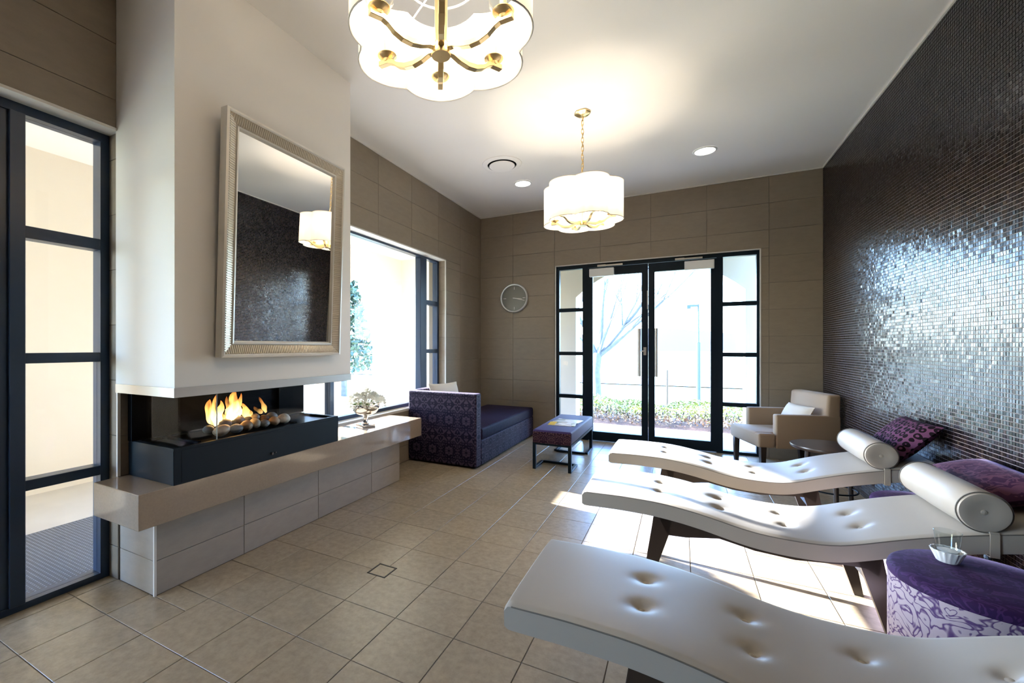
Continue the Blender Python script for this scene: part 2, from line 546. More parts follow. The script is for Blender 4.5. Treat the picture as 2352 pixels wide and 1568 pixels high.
M['pole'] = mat('grey_green_pole', (.03, .05, .065), .5)
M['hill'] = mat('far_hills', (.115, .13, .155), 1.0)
M['treeleaf'] = leaf_mat('tree_leaves', (.03, .06, .04), (.09, .13, .08))
M['white_plastic'] = mat('white_plastic', (.78, .78, .76), .4)
M['ceramic'] = mat('white_ceramic', (.85, .85, .83), .15, coat=.4)
M['petal'] = mat('white_petals', (.86, .86, .80), .7)
M['leaf'] = mat('green_leaf', (.12, .22, .05), .5)
M['clockface'] = mat('grey_clock_face', (.17, .17, .15), .2, spec=.3)
M['whitehand'] = mat('white_marks', (.85, .84, .80), .5)
M['crystal'] = glass_mat('clear_glass', (.93, .95, .95), 1.6)

# ------------------------------------------------------------------ setting: shell
def box_mb(*a):
    return MB().box(*a)

def chamfer_tile(w, d, h, ch, axis):
    """flat tile, face on +axis side, thin chamfered rim; centred in its plane, back at 0"""
    hw, hd = w / 2, d / 2
    a = [(-hw, -hd), (hw, -hd), (hw, hd), (-hw, hd)]
    b = [(-hw + ch, -hd + ch), (hw - ch, -hd + ch), (hw - ch, hd - ch), (-hw + ch, hd - ch)]
    pts = [(p, 0) for p in a] + [(p, h - ch) for p in a] + [(p, h) for p in b]
    def T(p, k):
        if axis == 'z': return (p[0], p[1], k)
        if axis == '+x': return (k, p[0], p[1])
        if axis == '-x': return (-k, p[0], p[1])
        if axis == '-y': return (p[0], -k, p[1])
    fs = [(i, (i + 1) % 4, (i + 1) % 4 + 4, i + 4) for i in range(4)]
    fs += [(i + 4, (i + 1) % 4 + 4, (i + 1) % 4 + 8, i + 8) for i in range(4)] + [(8, 9, 10, 11)]
    return MB().add([T(p, k) for p, k in pts], fs)

tile_cache = {}
def put_tile(name, parent, u0, u1, v0, v1, plane, axis, h, material, gap, ch=.0012):
    w, d = u1 - u0 - gap, v1 - v0 - gap
    key = (name, round(w, 4), round(d, 4), axis, material.name)
    if key not in tile_cache:
        tile_cache[key] = chamfer_tile(w, d, h, ch, axis).mesh(name)
    cu, cv = (u0 + u1) / 2, (v0 + v1) / 2
    if axis == 'z': loc = (cu, cv, plane)
    elif axis in ('+x', '-x'): loc = (plane, cu, cv)
    else: loc = (cu, plane, cv)
    pl = root_loc(parent)
    return obj(name, tile_cache[key], material, parent, (loc[0] - pl.x, loc[1] - pl.y, loc[2] - pl.z))

def struct(name, mb, material, label, cat, **k):
    return tag(single(name, mb, material, **k), label, cat, kind='structure')

# floor -----------------------------------------------------------------
floor = struct('floor', box_mb(-2.9, 1.6, YF - .1, YB + .1, -.12, -.003), M['fgrout'],
               'square beige floor tiles with dark joints across the lounge', 'floor')
TX0, TY0, TS = -1.47, 1.643, .303
holes = [(-3.5, XL, W1[1], 7), (-3.5, XL, YF - 1, W1[0]), (-3.5, -2.335, 1.225, 3.35)]
DRAIN = (-1.541, -1.418, 1.896, 2.018)
rest = MB()
def notched_tile(a, b, c, d):
    g = .00175
    a, b, c, d = a + g, b - g, c + g, d - g
    p0, p1, q0, q1 = DRAIN
    if a < p0: xin, xs = p0, 'hi'
    else: xin, xs = p1, 'lo'
    if c < q0: yin, ys = q0, 'hi'
    else: yin, ys = q1, 'lo'
    if xs == 'hi' and ys == 'hi': poly = [(a, c), (b, c), (b, yin), (xin, yin), (xin, d), (a, d)]
    elif xs == 'lo' and ys == 'hi': poly = [(a, c), (b, c), (b, d), (xin, d), (xin, yin), (a, yin)]
    elif xs == 'hi': poly = [(a, c), (xin, c), (xin, yin), (b, yin), (b, d), (a, d)]
    else: poly = [(xin, c), (b, c), (b, d), (a, d), (a, yin), (xin, yin)]
    o = part('floor_tile', MB().prism(poly, 'z', -.006, 0), M['ftile'], floor, world=True)
for i in range(-6, 11):
    for j in range(-12, 16):
        x0, x1 = max(TX0 + i * TS, -2.80), min(TX0 + (i + 1) * TS, XR)
        y0, y1 = max(TY0 + j * TS, YF), min(TY0 + (j + 1) * TS, YB + .02)
        if x1 - x0 < .01 or y1 - y0 < .01: continue
        if x0 < DRAIN[1] and x1 > DRAIN[0] and y0 < DRAIN[3] and y1 > DRAIN[2]:
            notched_tile(x0, x1, y0, y1)
            continue
        for (a, b, c, d) in subtract((x0, x1, y0, y1), holes):
            if d > .25:
                put_tile('floor_tile', floor, a, b, c, d, -.006, 'z', .006, M['ftile'], .0035)
            else:
                t = chamfer_tile(b - a - .0035, d - c - .0035, .006, .0012, 'z')
                rest.add([(p[0] + (a + b) / 2, p[1] + (c + d) / 2, p[2] - .006) for p in t.v], t.f)
tag(part('tile_field', rest, M['ftile'], floor, world=True), kind='stuff')
dr = MB()
x0, x1, y0, y1 = -1.538, -1.421, 1.899, 2.015
for (a, b, c, d) in ((x0, x1, y0, y0 + .006), (x0, x1, y1 - .006, y1), (x0, x0 + .006, y0, y1), (x1 - .006, x1, y0, y1)):
    dr.box(a, b, c, d, -.01, .0015)
part('drain_rim', dr, mat('drain_dark_metal', (.06, .05, .04), .4, metal=.6), floor, world=True)
put_tile('drain_tile', floor, x0 + .006, x1 - .006, y0 + .006, y1 - .006, -.006, 'z', .006, M['ftile'], .003)

# ceiling ---------------------------------------------------------------
struct('ceiling', box_mb(XL - .26, XR + .26, YF - .2, YB + .26, CH, CH + .15), M['ceiling'],
       'plain white painted ceiling over the lounge', 'ceiling')

# left wall -------------------------------------------------------------
wl_ = MB()
x0, x1 = XL - .25, XL - TH
for (a, b, c, d) in subtract((YF - .1, YB + .25, 0, CH), [W1, W2]):
    wl_.box(x0, x1, a, b, c, d)
wall_left = struct('wall_left', wl_, M['wgrout'], 'taupe tiled wall with the wide window, behind the fireplace', 'wall')
ROW0, ROWH = .174 - .298, .298
def rows():
    k = 0
    while ROW0 + k * ROWH < CH:
        yield max(0, ROW0 + k * ROWH), min(CH, ROW0 + (k + 1) * ROWH)
        k += 1
hl = [W1, W2, (CHIM[0], CHIM[1], CHIM[2], 4), (1.10, 3.59, -.1, .556)]
for (z0, z1) in rows():
    for (ys, lo, hi) in ((1.225 - .6 * 5, YF, 1.225), (3.46 - .6 * 4, 1.225, YB)):
        y = ys
        while y < hi - .001:
            a, b = max(y, lo), min(y + .6, hi)
            if b - a > .01:
                for (p, q, r_, s_) in subtract((a, b, z0, z1), hl):
                    put_tile('wall_tile', wall_left, p, q, r_, s_, XL - TH, '+x', TH, M['wtile'], .0022)
            y += .6
# tiles lining the two visible window reveals (faces looking towards the camera)
for (Y, za, zb) in ((W1[1], 0.0, W1[3]), (W2[1], W2[2], W2[3])):
    for (z0, z1) in rows():
        a, b = max(z0, za), min(z1, zb)
        if b - a > .02:
            put_tile('reveal_tile', wall_left, -2.765, XL - .010, a, b, Y, '-y', .005, M['wtile'], .003)

# back wall -------------------------------------------------------------
wb = MB()
for (a, b, c, d) in subtract((XL - .25, XR + .25, 0, CH), [D1]):
    wb.box(a, b, YB + TH, YB + .25, c, d)
wall_back = struct('wall_back', wb, M['wgrout'], 'taupe tiled end wall around the glass double door', 'wall')
for (z0, z1) in rows():
    for k in range(-7, 3):
        a, b = max(.867 + k * .604, XL), min(.867 + (k + 1) * .604, XR)
        if b - a < .01: continue
        for (p, q, r_, s_) in subtract((a, b, z0, z1), [D1]):
            put_tile('wall_tile', wall_back, p, q, r_, s_, YB + TH, '-y', TH, M['wtile'], .0022)

# right wall: glass mosaic ------------------------------------------------
wall_right = struct('wall_right', box_mb(XR + .0035, XR + .25, YF - .1, YB + .25, 0, CH), M['mgrout'],
                    'dark glass mosaic wall of tiny square tiles', 'wall')
PIT = .0215
TW = .0190
ny = int((YB - .3) / PIT)
nz_ = int(CH / PIT)
cells = []
for i in range(ny):
    for j in range(nz_):
        y = YB - (i + .5) * PIT
        z = (j + .5) * PIT
        cells.append((y, z))
def seen(y, z):
    px, py, fw = project(XR, y, z)
    return px < 2352 and 0 < py < 1568
order = sorted([c for c in cells if seen(*c) and c[1] > .85], key=lambda c: project(XR, *c)[2])
solo = set(order[:300])
def mosaic_piece(ty, tz, dx):
    h = TW / 2
    vs = []
    for (a, b) in ((-h, -h), (h, -h), (h, h), (-h, h)):
        vs.append((.004, a, b))
    for (a, b) in ((-h, -h), (h, -h), (h, h), (-h, h)):
        k = .93
        vs.append((dx + ty * a + tz * b, a * k, b * k))
    return vs, [(0, 4, 5, 1), (1, 5, 6, 2), (2, 6, 7, 3), (3, 7, 4, 0), (4, 7, 6, 5)]
TILT = .026
variants = []
for k in range(24):
    vs, fs = mosaic_piece(rng.normal(0, TILT), rng.normal(0, TILT), rng.uniform(0, .0006))
    me = MB().add(vs, fs).mesh('mosaic_tile')
    variants.append(me)
big_v, big_f = [], []
wr = root_loc(wall_right)
for c in cells:
    if c in solo:
        obj('mosaic_tile', variants[rng.randint(24)], M['mosaic'], wall_right, (XR - wr.x, c[0] - wr.y, c[1] - wr.z))
    else:
        vs, fs = mosaic_piece(rng.normal(0, TILT), rng.normal(0, TILT), rng.uniform(0, .0006))
        o = len(big_v)
        big_v += [(XR + p[0] - wr.x, c[0] + p[1] - wr.y, c[1] + p[2] - wr.z) for p in vs]
        big_f += [tuple(q + o for q in f) for f in fs]
me = bpy.data.meshes.new('mosaic_field')
me.from_pydata(big_v, [], big_f)
me.update()
tag(obj('mosaic_field', me, M['mosaic'], wall_right), kind='stuff')

struct('wall_front', box_mb(XL - .25, XR + .25, YF - .25, YF, 0, CH), M['wtile'],
       'plain taupe wall closing the lounge behind the viewer', 'wall')

# chimney breast ----------------------------------------------------------
chim = struct('wall_chimney', box_mb(XL - TH + .001, CHX, CHIM[0], CHIM[1], CHIM[2] + .045, CH - .001), M['paint'],
              'white boxed chimney breast above the fireplace', 'wall')
cs = MB().box(XL, CHX - .001 + .006, CHIM[0] - .005, CHIM[1] + .005, CHIM[2], CHIM[2] + .046)
part('steel_strip', cs, M['steel'], chim, world=True)

# trims -------------------------------------------------------------------
def trim(name, mb, label, m='trim'):
    return struct(name, mb, M[m], label, 'trim')
trim('trim_1', box_mb(XL, XL + .010, CHIM[1], YB, CH - .012, CH), 'thin pale bead along the ceiling above the wide window')
trim('trim_2', box_mb(XL + .01, XR, YB - .010, YB, CH - .012, CH), 'thin pale bead along the ceiling above the double door')
trim('trim_3', box_mb(XR - .010, XR + .003, YF, YB - .01, CH - .012, CH), 'thin pale bead along the ceiling above the mosaic')
t = MB()
t.box(D1[0], D1[0] + .010, YB - .004, YB + .035, 0, D1[3]).box(D1[1] - .010, D1[1], YB - .004, YB + .035, 0, D1[3]).box(D1[0], D1[1], YB - .004, YB + .035, D1[3] - .010, D1[3])
trim('trim_4', t, 'pale metal edge framing the double door opening')
t = MB()
t.box(XL - .1, XL + .004, W2[0], W2[1], W2[3] - .012, W2[3]).box(XL - .008, XL + .004, W2[1] - .012, W2[1], W2[2], W2[3])
trim('trim_5', t, 'pale metal edge around the wide window opening')
t = MB()
t.box(XL - .1, XL + .004, W1[0], W1[1], W1[3] - .014, W1[3]).box(XL - .01, XL + .004, W1[1] - .014, W1[1], .556, W1[3])
trim('trim_6', t, 'pale metal edge around the tall glazing beside the fireplace')

# ------------------------------------------------------------------ glazing
def pane(parent, mb, name='pane', m='glass'):
    return part(name, mb, M[m], parent, world=True)

# window_1: tall glazing left of the fireplace
w1 = tag(empty('window_1', (-2.8, .9, 0)), 'tall dark-framed glazing left of the fireplace, down to the floor', 'window', kind='structure')
fx0, fx1 = -2.845, -2.765
fr = MB()
fr.box(fx0, fx1, 1.180, 1.224, 0, 2.40).box(fx0, fx1, W1[0], 1.18, 2.352, 2.40).box(fx0, fx1, W1[0], 1.18, 0, .032)
part('window_frame', fr, M['navy'], w1, world=True)
part('mullion', MB().box(fx0, fx1 + .012, .820, .876, .032, 2.352), M['navy'], w1, world=True, bevel=.002, seg=1)
part('door_stile', MB().box(fx0, fx1 - .01, .745, .820, .032, 2.352), M['navy'], w1, world=True)
for (a, b) in ((.56, .61), (1.168, 1.218), (1.768, 1.826)):
    part('glazing_bar', MB().box(fx0, fx1, .876, 1.180, a, b), M['navy'], w1, world=True, bevel=.002, seg=1)
for (a, b) in ((.032, .56), (.61, 1.168), (1.218, 1.768), (1.826, 2.352)):
    pane(w1, MB().box(-2.808, -2.802, .876, 1.18, a, b))
part('glazing_bar', MB().box(fx0, fx1 - .01, W1[0], .745, 2.1, 2.17), M['navy'], w1, world=True)
pane(w1, MB().box(-2.808, -2.802, W1[0], .745, .032, 2.1))
pane(w1, MB().box(-2.808, -2.802, W1[0], .745, 2.17, 2.352))

# window_2: wide window right of the fireplace
w2 = tag(empty('window_2', (-2.78, 3.65, W2[2])), 'wide dark-framed window between fireplace and corner', 'window', kind='structure')
fx0, fx1 = -2.835, -2.765
fr = MB()
fr.box(fx0, fx1, W2[0], W2[1], 2.322, 2.352).box(fx0, fx1, W2[0], W2[1], W2[2], .605).box(fx0, fx1, W2[0], W2[0] + .04, .605, 2.322)
fr.box(fx0, fx1, 4.812, W2[1], .605, 2.322)
part('window_frame', fr, M['navy'], w2, world=True)
part('mullion', MB().box(fx0, fx1, 2.905, 2.950, .605, 2.322), M['navy'], w2, world=True)
part('mullion', MB().box(fx0, fx1 + .006, 4.40, 4.545, .605, 2.322), M['navy'], w2, world=True, bevel=.004, seg=1)
for (a, b) in ((1.168, 1.216), (1.762, 1.820)):
    part('glazing_bar', MB().box(fx0, fx1, 4.545, 4.812, a, b), M['navy'], w2, world=True)
pane(w2, MB().box(-2.808, -2.802, 2.495, 2.905, .605, 2.322))
pane(w2, MB().box(-2.808, -2.802, 2.950, 4.40, .605, 2.322))
for (a, b) in ((.605, 1.168), (1.216, 1.762), (1.820, 2.322)):
    pane(w2, MB().box(-2.808, -2.802, 4.545, 4.812, a, b))
part('window_sill', MB().box(-2.765, XL - .0, W2[0], W2[1], W2[2] - .02, W2[2] + .006), M['trim'], w2, world=True)

# door_1: double glass door with side lights
d1 = tag(empty('door_1', (-.372, 5.995, 0)), 'black metal double glass door with side lights in the end wall', 'door', kind='structure')
fy0, fy1 = 5.965, 6.035
fr = MB()
fr.box(-1.530, -1.490, fy0, fy1, 0, 2.345).box(.756, .784, fy0, fy1, 0, 2.345).box(-1.49, .756, fy0, fy1, 2.297, 2.345)
fr.box(-1.49, -1.178, fy0, fy1, 0, .03).box(.43, .756, fy0, fy1, 0, .03)
part('door_frame', fr, M['black'], d1, world=True)
part('post', MB().box(-1.178, -1.104, fy0, fy1, 0, 2.297), M['black'], d1, world=True)
part('post', MB().box(.366, .43, fy0, fy1, 0, 2.297), M['black'], d1, world=True)
for (xa, xb) in ((-1.49, -1.178), (.43, .756)):
    zz = [.03]
    for z in (.572, 1.154, 1.746):
        part('glazing_bar', MB().box(xa, xb, fy0 + .005, fy1 - .005, z - .024, z + .024), M['black'], d1, world=True)
        pane(d1, MB().box(xa, xb, 5.997, 6.003, zz[-1], z - .024))
        zz.append(z + .024)
    pane(d1, MB().box(xa, xb, 5.997, 6.003, zz[-1], 2.297))
def leaf(xa, xb, ga, gb, hx, clx0, clx1, armx):
    lf = MB()
    lf.box(xa, ga, fy0 - .004, fy1 - .02, .008, 2.292).box(gb, xb, fy0 - .004, fy1 - .02, .008, 2.292)
    lf.box(ga, gb, fy0 - .004, fy1 - .02, 2.183, 2.292).box(ga, gb, fy0 - .004, fy1 - .02, .008, .125)
    l = part('door_leaf', lf, M['black'], d1, world=True)
    pane(l, MB().box(ga, gb, 5.985, 5.991, .125, 2.183))
    h = MB().tube([(hx, 5.905, .875), (hx, 5.905, 1.475)], .019, 14)
    hh = part('pull_handle', h, M['handle'], l, world=True, smooth=True)
    m2 = MB()
    for z in (.925, 1.425): m2.tube([(hx, 5.905, z), (hx, 5.965, z)], .010, 10)
    part('handle_mount', m2, M['steel'], l, world=True, smooth=True)
    part('door_closer', MB().box(clx0, clx1, 5.905, 5.962, 2.168, 2.272), M['white_plastic'], l, world=True, bevel=.006)
    a = MB().box(armx[0], armx[1], 5.925, 5.94, 2.298, 2.316).box(armx[0], armx[0] + .10, 5.93, 5.962, 2.30, 2.322)
    part('closer_arm', a, M['steel'], l, world=True)
    return l
la = leaf(-1.104, -.374, -1.046, -.447, -.470, -1.081, -.772, (-.98, -.67))
lb = leaf(-.370, .366, -.297, .306, -.276, .031, .342, (-.07, .22))
part('lock', MB().box(-.424, -.392, 5.945, 5.962, 1.14, 1.24).tube([(-.408, 5.94, 1.19), (-.452, 5.94, 1.19)], .009, 8), M['steel'], la, world=True)
part('flush_bolt', MB().box(-.384, -.376, 5.957, 5.962, 1.72, 1.95), M['steel'], la, world=True)

# ------------------------------------------------------------------ outside: verandah and grounds
VX = -4.913      # inner face of the verandah's outer wall on the left
VY = 7.12        # inner face of the arch wall beyond the door
VC = 2.95
def arch_wall(y0, y1, arches, z1, axis, a0, a1):
    """solid wall with arched openings. arches: (centre, half width, spring z, circle centre z, radius)"""
    mb = MB()
    def strip(poly): mb.prism(poly, axis, a0, a1)
    cur = y0
    for (c, hw, sp, zc, r) in arches:
        strip([(cur, -.15), (c - hw, -.15), (c - hw, z1), (cur, z1)])
        n = 20
        prev = None
        for k in range(n + 1):
            y = c - hw + 2 * hw * k / n
            z = max(sp, zc + math.sqrt(max(0, r * r - (y - c) ** 2)))
            if prev: strip([(prev[0], prev[1]), (y, z), (y, z1), (prev[0], z1)])
            prev = (y, z)
        cur = c + hw
    strip([(cur, -.15), (y1, -.15), (y1, z1), (cur, z1)])
    return mb
aw = arch_wall(-6.5, VY + .3, [(-4.4, .9, 1.9, 1.55, .97), (-1.9, .9, 1.9, 1.55, .97), (3.88, .98, 2.12, -.20, 2.50), (6.0, .60, 1.85, 1.845, .602)], VC + .3, 'x', VX - .3, VX)  # unseen arches at the near end are added to let daylight into the verandah
struct('wall_verandah_side', aw, M['render'], 'cream rendered arcade wall outside the wide window', 'wall')
aw = arch_wall(VX - .3, 4.2, [(-.367, 1.142, 2.04, .875, 1.63)], VC + .3, 'y', VY, VY + .28)
struct('wall_verandah_end', aw, M['render'], 'cream rendered wall with a wide arch beyond the double door', 'wall')
struct('verandah_ceiling', MB().box(VX - .3, XL - .25, -6.5, VY + .3, VC, VC + .12).box(XL - .25, 4.2, YB + .25, VY + .3, VC, VC + .12), M['soffit'],
       'pale painted verandah ceiling outside', 'ceiling')
vf = MB().box(VX - .3, XL - .25, -6.5, VY + .3, -.14, -.02).box(XL - .25, 4.2, YB + .1, VY + .33, -.14, -.02)
vfl = struct('verandah_floor', vf, M['paving'], 'pale paving of the verandah outside the glazing', 'floor')
hs = MB().box(XL - .256, XL - .25, -6.5, W1[0], -.02, VC).box(XL - .256, XL - .25, W1[1], W2[0], -.02, VC).box(XL - .256, XL - .25, W2[1], YB + .25, -.02, VC)
struct('wall_house_side', hs, M['render'], 'cream outer face of the house wall along the verandah', 'wall')
struct('ground', MB().box(-60, 60, -60, 9.2, -.5, -.15).add([(-60, 9.2, -.15), (60, 9.2, -.15), (60, 20.5, -1.2), (-60, 20.5, -1.2), (-400, 20.5, -1.2), (400, 20.5, -1.2), (400, 700, -4.0), (-400, 700, -4.0)],
       [(0, 1, 2, 3), (4, 5, 6, 7)]), M['grass'], 'sunlit pale grass of the grounds outside', 'ground')
struct('road', MB().add([(-200, 30, -1.18), (200, 30, -1.18), (200, 38, -1.20), (-200, 38, -1.20)], [(0, 1, 2, 3)]), M['road'],
       'pale road crossing the field far beyond the hedge', 'road')
struct('garden_bed', MB().box(-3.2, 3.2, VY + .34, 9.0, -.2, -.03), M['mulch'], 'strip of bark mulch under the hedge', 'ground')

# doormat outside window_1
dm = empty('door_mat', (-3.38, .75, -.02))
tag(dm, 'dark grey ribbed doormat outside the tall glazing', 'mat')
part('mat_base', MB().box(-3.87, -2.93, -.4, 1.95, -.02, -.008), M['mat'], dm, world=True)
rb = MB()
k = 0
for i in range(110):
    for j in range(44):
        x = -3.86 + j * .0213 + (.0106 if i % 2 else 0)
        y = -.39 + i * .0213
        if x > -2.935 or y > 1.94: continue
        rb.add([(x - .006, y, -.008), (x, y - .006, -.008), (x + .006, y, -.008), (x, y + .006, -.008), (x, y, -.003)], [(0, 1, 4), (1, 2, 4), (2, 3, 4), (3, 0, 4)])
tag(part('mat_studs', rb, M['matdot'], dm, world=True), kind='stuff')

# hedge
def leaf_cloud(n, fn, size):
    v, f = [], []
    for k in range(n):
        p = fn()
        a = rng.normal(0, 1, 3); a /= np.linalg.norm(a)
        b = np.cross(a, rng.normal(0, 1, 3)); b /= np.linalg.norm(b)
        s = size * rng.uniform(.7, 1.3)
        c = np.array(p)
        o = len(v)
        for q in (c - a * s, c + b * s * .5, c + a * s, c - b * s * .5): v.append(tuple(q))
        f.append((o, o + 1, o + 2, o + 3))
    return v, f
hd = empty('clipped_hedge', (0, 8.0, -.03))
tag(hd, 'low leafy hedge across the view beyond the double door', 'hedge')
def hp(lo, hi):
    def fn():
        x = rng.uniform(-3.1, 3.1)
        y = rng.uniform(7.62, 8.75)
        top = .26 + .05 * math.sin(x * 3.1) + .04 * math.sin(x * 7.7 + y * 3)
        z = rng.uniform(lo, hi)
        if rng.rand() < .6: z = max(z, hi - .12 * rng.rand())
        y2 = 7.62 + (.16 - z if z < .1 else 0) * .5 + (y - 7.62)
        return (x, y2, min(z, top))
    return fn
v, f = leaf_cloud(9000, hp(.06, .34), .028)
o = obj('upper_leaves', MB().add([(p[0], p[1] - 8.0, p[2] + .03) for p in v], f).mesh('upper_leaves'), M['hedge'], hd); tag(o, kind='stuff')
v, f = leaf_cloud(5000, hp(-.02, .12), .024)
o = obj('lower_leaves', MB().add([(p[0], p[1] - 8.0 - .10, p[2] + .03) for p in v], f).mesh('lower_leaves'), M['hedge_red'], hd); tag(o, kind='stuff')
st = MB()
for k in range(60):
    x = -3 + k * .1; st.tube([(x, 8.1, -.03), (x + rng.uniform(-.05, .05), 8.1 + rng.uniform(-.3, .3), .22)], .008, 5)
tag(part('stems', st, M['bark'], hd, world=True), kind='stuff')

# bare tree beyond the door
def branch(mb, p, d, L, r, depth):
    p = Vector(p); d = Vector(d).normalized()
    pts, rs = [p.copy()], [r]
    for k in range(4):
        d = (d + Vector((rng.normal(0, .07), rng.normal(0, .07), .05))).normalized()
        p = p + d * (L / 4)
        pts.append(p.copy()); rs.append(r * (1 - .45 * (k + 1) / 4))
    mb.tube(pts, rs, 6 if depth > 1 else 5)
    if depth <= 0: return
    for k in range(3 if depth > 1 else 2):
        i = rng.randint(2, 5)
        ax = Vector((rng.normal(), rng.normal(), rng.normal() * .3)).normalized()
        nd = (d + ax * rng.uniform(.35, .7)).normalized()
        branch(mb, pts[i], nd, L * rng.uniform(.55, .8), rs[i] * .62, depth - 1)
tr = empty('bare_tree', (-2.42, 14.5, -.66))
tag(tr, 'pale leafless tree outside the left door leaf', 'tree')
part('trunk', MB().tube([(0, 0, -.1), (.02, 0, .5), (-.01, 0, 1.1), (.05, 0, 1.7)], [.17, .125, .115, .125], 10), M['bark'], tr, smooth=True)
for (dx, dy, dz, L, r) in ((.18, .1, 1, 2.2, .075), (.75, 0, 1, 2.4, .07), (1.1, -.2, .8, 2.6, .06), (-.4, .3, 1, 2.0, .06), (-.8, 0, .9, 2.0, .05), (.4, -.4, 1.1, 2.3, .055)):
    b_ = MB(); branch(b_, (.04, 0, 1.55), (dx, dy, dz), L, r, 3)
    part('branch', b_, M['bark'], tr, smooth=True)

lp = empty('lamp_post', (.62, 20.6, -1.2))
tag(lp, 'slim grey lamp post standing in the field beyond the door', 'lamp post')
part('pole', MB().tube([(0, 0, 0), (0, 0, 2.6), (0, 0, 2.62), (0, 0, 4.2)], [.085, .085, .04, .035], 10), M['pole'], lp)
part('lantern', MB().box(-.42, .0, -.09, .09, 4.1, 4.18).box(-.42, -.28, -.09, .09, 4.02, 4.1), M['pole'], lp)
single('marker_post', MB().tube([(-.34, 13.0, -.56), (-.34, 13.0, .62)], .022, 8), M['wood'])
tag(bpy.data.objects['marker_post'], 'thin dark stake beyond the hedge, right of the door handles', 'stake')

hm = MB()
pts = [(-500 + k * 20, 2.0 + 5.5 * (math.sin(k * .23 + 2.2) + .6 * math.sin(k * .61) + 1.4)) for k in range(51)]
for k in range(50):
    (xa, za), (xb, zb) = pts[k], pts[k + 1]
    hm.add([(xa, 420, -6), (xb, 420, -6), (xb, 440, zb), (xa, 440, za), (xb, 520, -6), (xa, 520, -6)], [(0, 1, 2, 3), (3, 2, 4, 5)])
struct('hills', hm, M['hill'], 'low hazy blue hills on the horizon', 'hills', smooth=True)

# evergreen tree seen through the arcade
ev = empty('evergreen_tree', (-8.7, 9.6, -.15))
tag(ev, 'hazy blue-green tree seen through the arcade arch', 'tree')
part('trunk', MB().tube([(0, 0, -.2), (0, 0, 3.2)], [.16, .08], 8), M['bark'], ev)
def ep():
    z = rng.uniform(.7, 4.2); rr = .95 * (1 - (z - .7) / 3.8) + .12
    a = rng.uniform(0, 6.283); q = rr * math.sqrt(rng.rand())
    return (q * math.cos(a), q * math.sin(a), z)
v, f = leaf_cloud(3500, ep, .09)
tag(obj('foliage', MB().add(v, f).mesh('foliage'), M['treeleaf'], ev), kind='stuff')

# ------------------------------------------------------------------ hearth bench
hb = tag(empty('hearth_bench', (-2.45, 2.3, 0)), 'long taupe stone bench on a tiled plinth, carrying the fireplace', 'bench')
part('bench_slab', MB().box(XL + .002, -2.24, 1.105, 3.590, .385, .555), M['stone'], hb, world=True, bevel=.003, seg=2)
pl = part('plinth', MB().box(XL + .002, -2.338, 1.230, 3.342, 0, .385), M['wgrout'], hb, world=True)
M['ptile'] = linen_tile('plinth_tile', (.36, .315, .27), .4, .04, streak=(10, 10, 26))
for (a, b) in ((1.222, 1.724), (1.724, 2.327), (2.327, 2.936), (2.936, 3.349)):
    for (c, d) in ((0.001, .174), (.174, .384)):
        put_tile('plinth_tile', pl, a, b, c, d, -2.338, '+x', .008, M['ptile'], .003)
for (c, d) in ((0.001, .174), (.174, .384)):
    put_tile('plinth_tile', pl, XL + .004, -2.33, c, d, 1.230, '-y', .008, M['ptile'], .003)
part('corner_trim', MB().box(-2.338, -2.327, 1.219, 1.230, 0, .384), M['trim'], hb, world=True)

# ------------------------------------------------------------------ gas fireplace
fp = tag(empty('gas_fireplace', (-2.44, 1.85, .555)), 'black three-sided gas fireplace standing on the stone bench', 'fireplace')
fx = -2.238
tray = MB().box(-2.655, fx, 1.262, 2.430, .555, .725)
tray.box(-2.655, fx, 1.262, 1.290, .725, .740).box(-2.655, fx, 2.402, 2.430, .725, .740).box(-2.262, fx, 1.29, 2.402, .725, .740)
tray.box(-2.655, -2.60, 1.29, 2.402, .725, .740)
part('tray', tray, M['black'], fp, world=True, bevel=.0015, seg=1)
part('front_panel', MB().box(fx, fx + .0012, 1.30, 2.40, .562, .722), M['black'], fp, world=True, bevel=.001, seg=1)
part('back_panel', MB().box(-2.655, -2.640, 1.258, 2.455, .740, 1.004), M['blackin'], fp, world=True)
part('side_wing', MB().box(-2.640, -2.615, 1.258, 1.518, .740, 1.004), M['blackin'], fp, world=True)
part('side_wing', MB().box(-2.640, -2.615, 2.222, 2.455, .740, 1.004), M['blackin'], fp, world=True)
part('hood_underside', MB().box(-2.640, -2.16, 1.25, 2.40, 1.000, 1.0045), M['blackin'], fp, world=True)
part('burner_grate', MB().box(-2.58, -2.29, 1.42, 2.10, .725, .735).box(-2.58, -2.30, 1.42, 1.44, .735, .742).box(-2.58, -2.30, 2.08, 2.10, .735, .742), M['blackin'], fp, world=True)
for (a, b) in ((1.300, 1.497), (1.501, 2.395)):
    part('glass_panel', MB().box(-2.256, -2.251, a, b, .740, 1.000), M['thin_glass'], fp, world=True)
for y in (1.297, 2.398):
    part('glass_panel', MB().box(-2.600, -2.256, y - .0025, y + .0025, .740, 1.000), M['thin_glass'], fp, world=True)
part('glass_edge', MB().box(-2.2565, -2.2505, 1.4972, 1.5008, .741, .999), mat('glass_edge_grey', (.32, .34, .34), .3), fp, world=True)
part('control_knob', MB().lathe([(.008, 0), (.008, .006), (.006, .009)], 14, (-2.236, 1.846, .590), axis='x').lathe([(.004, 0), (.004, .006)], 10, (-2.236, 1.872, .592), axis='x'), mat('knob_dark_metal', (.10, .10, .11), .3, metal=.8), fp, world=True, smooth=True)

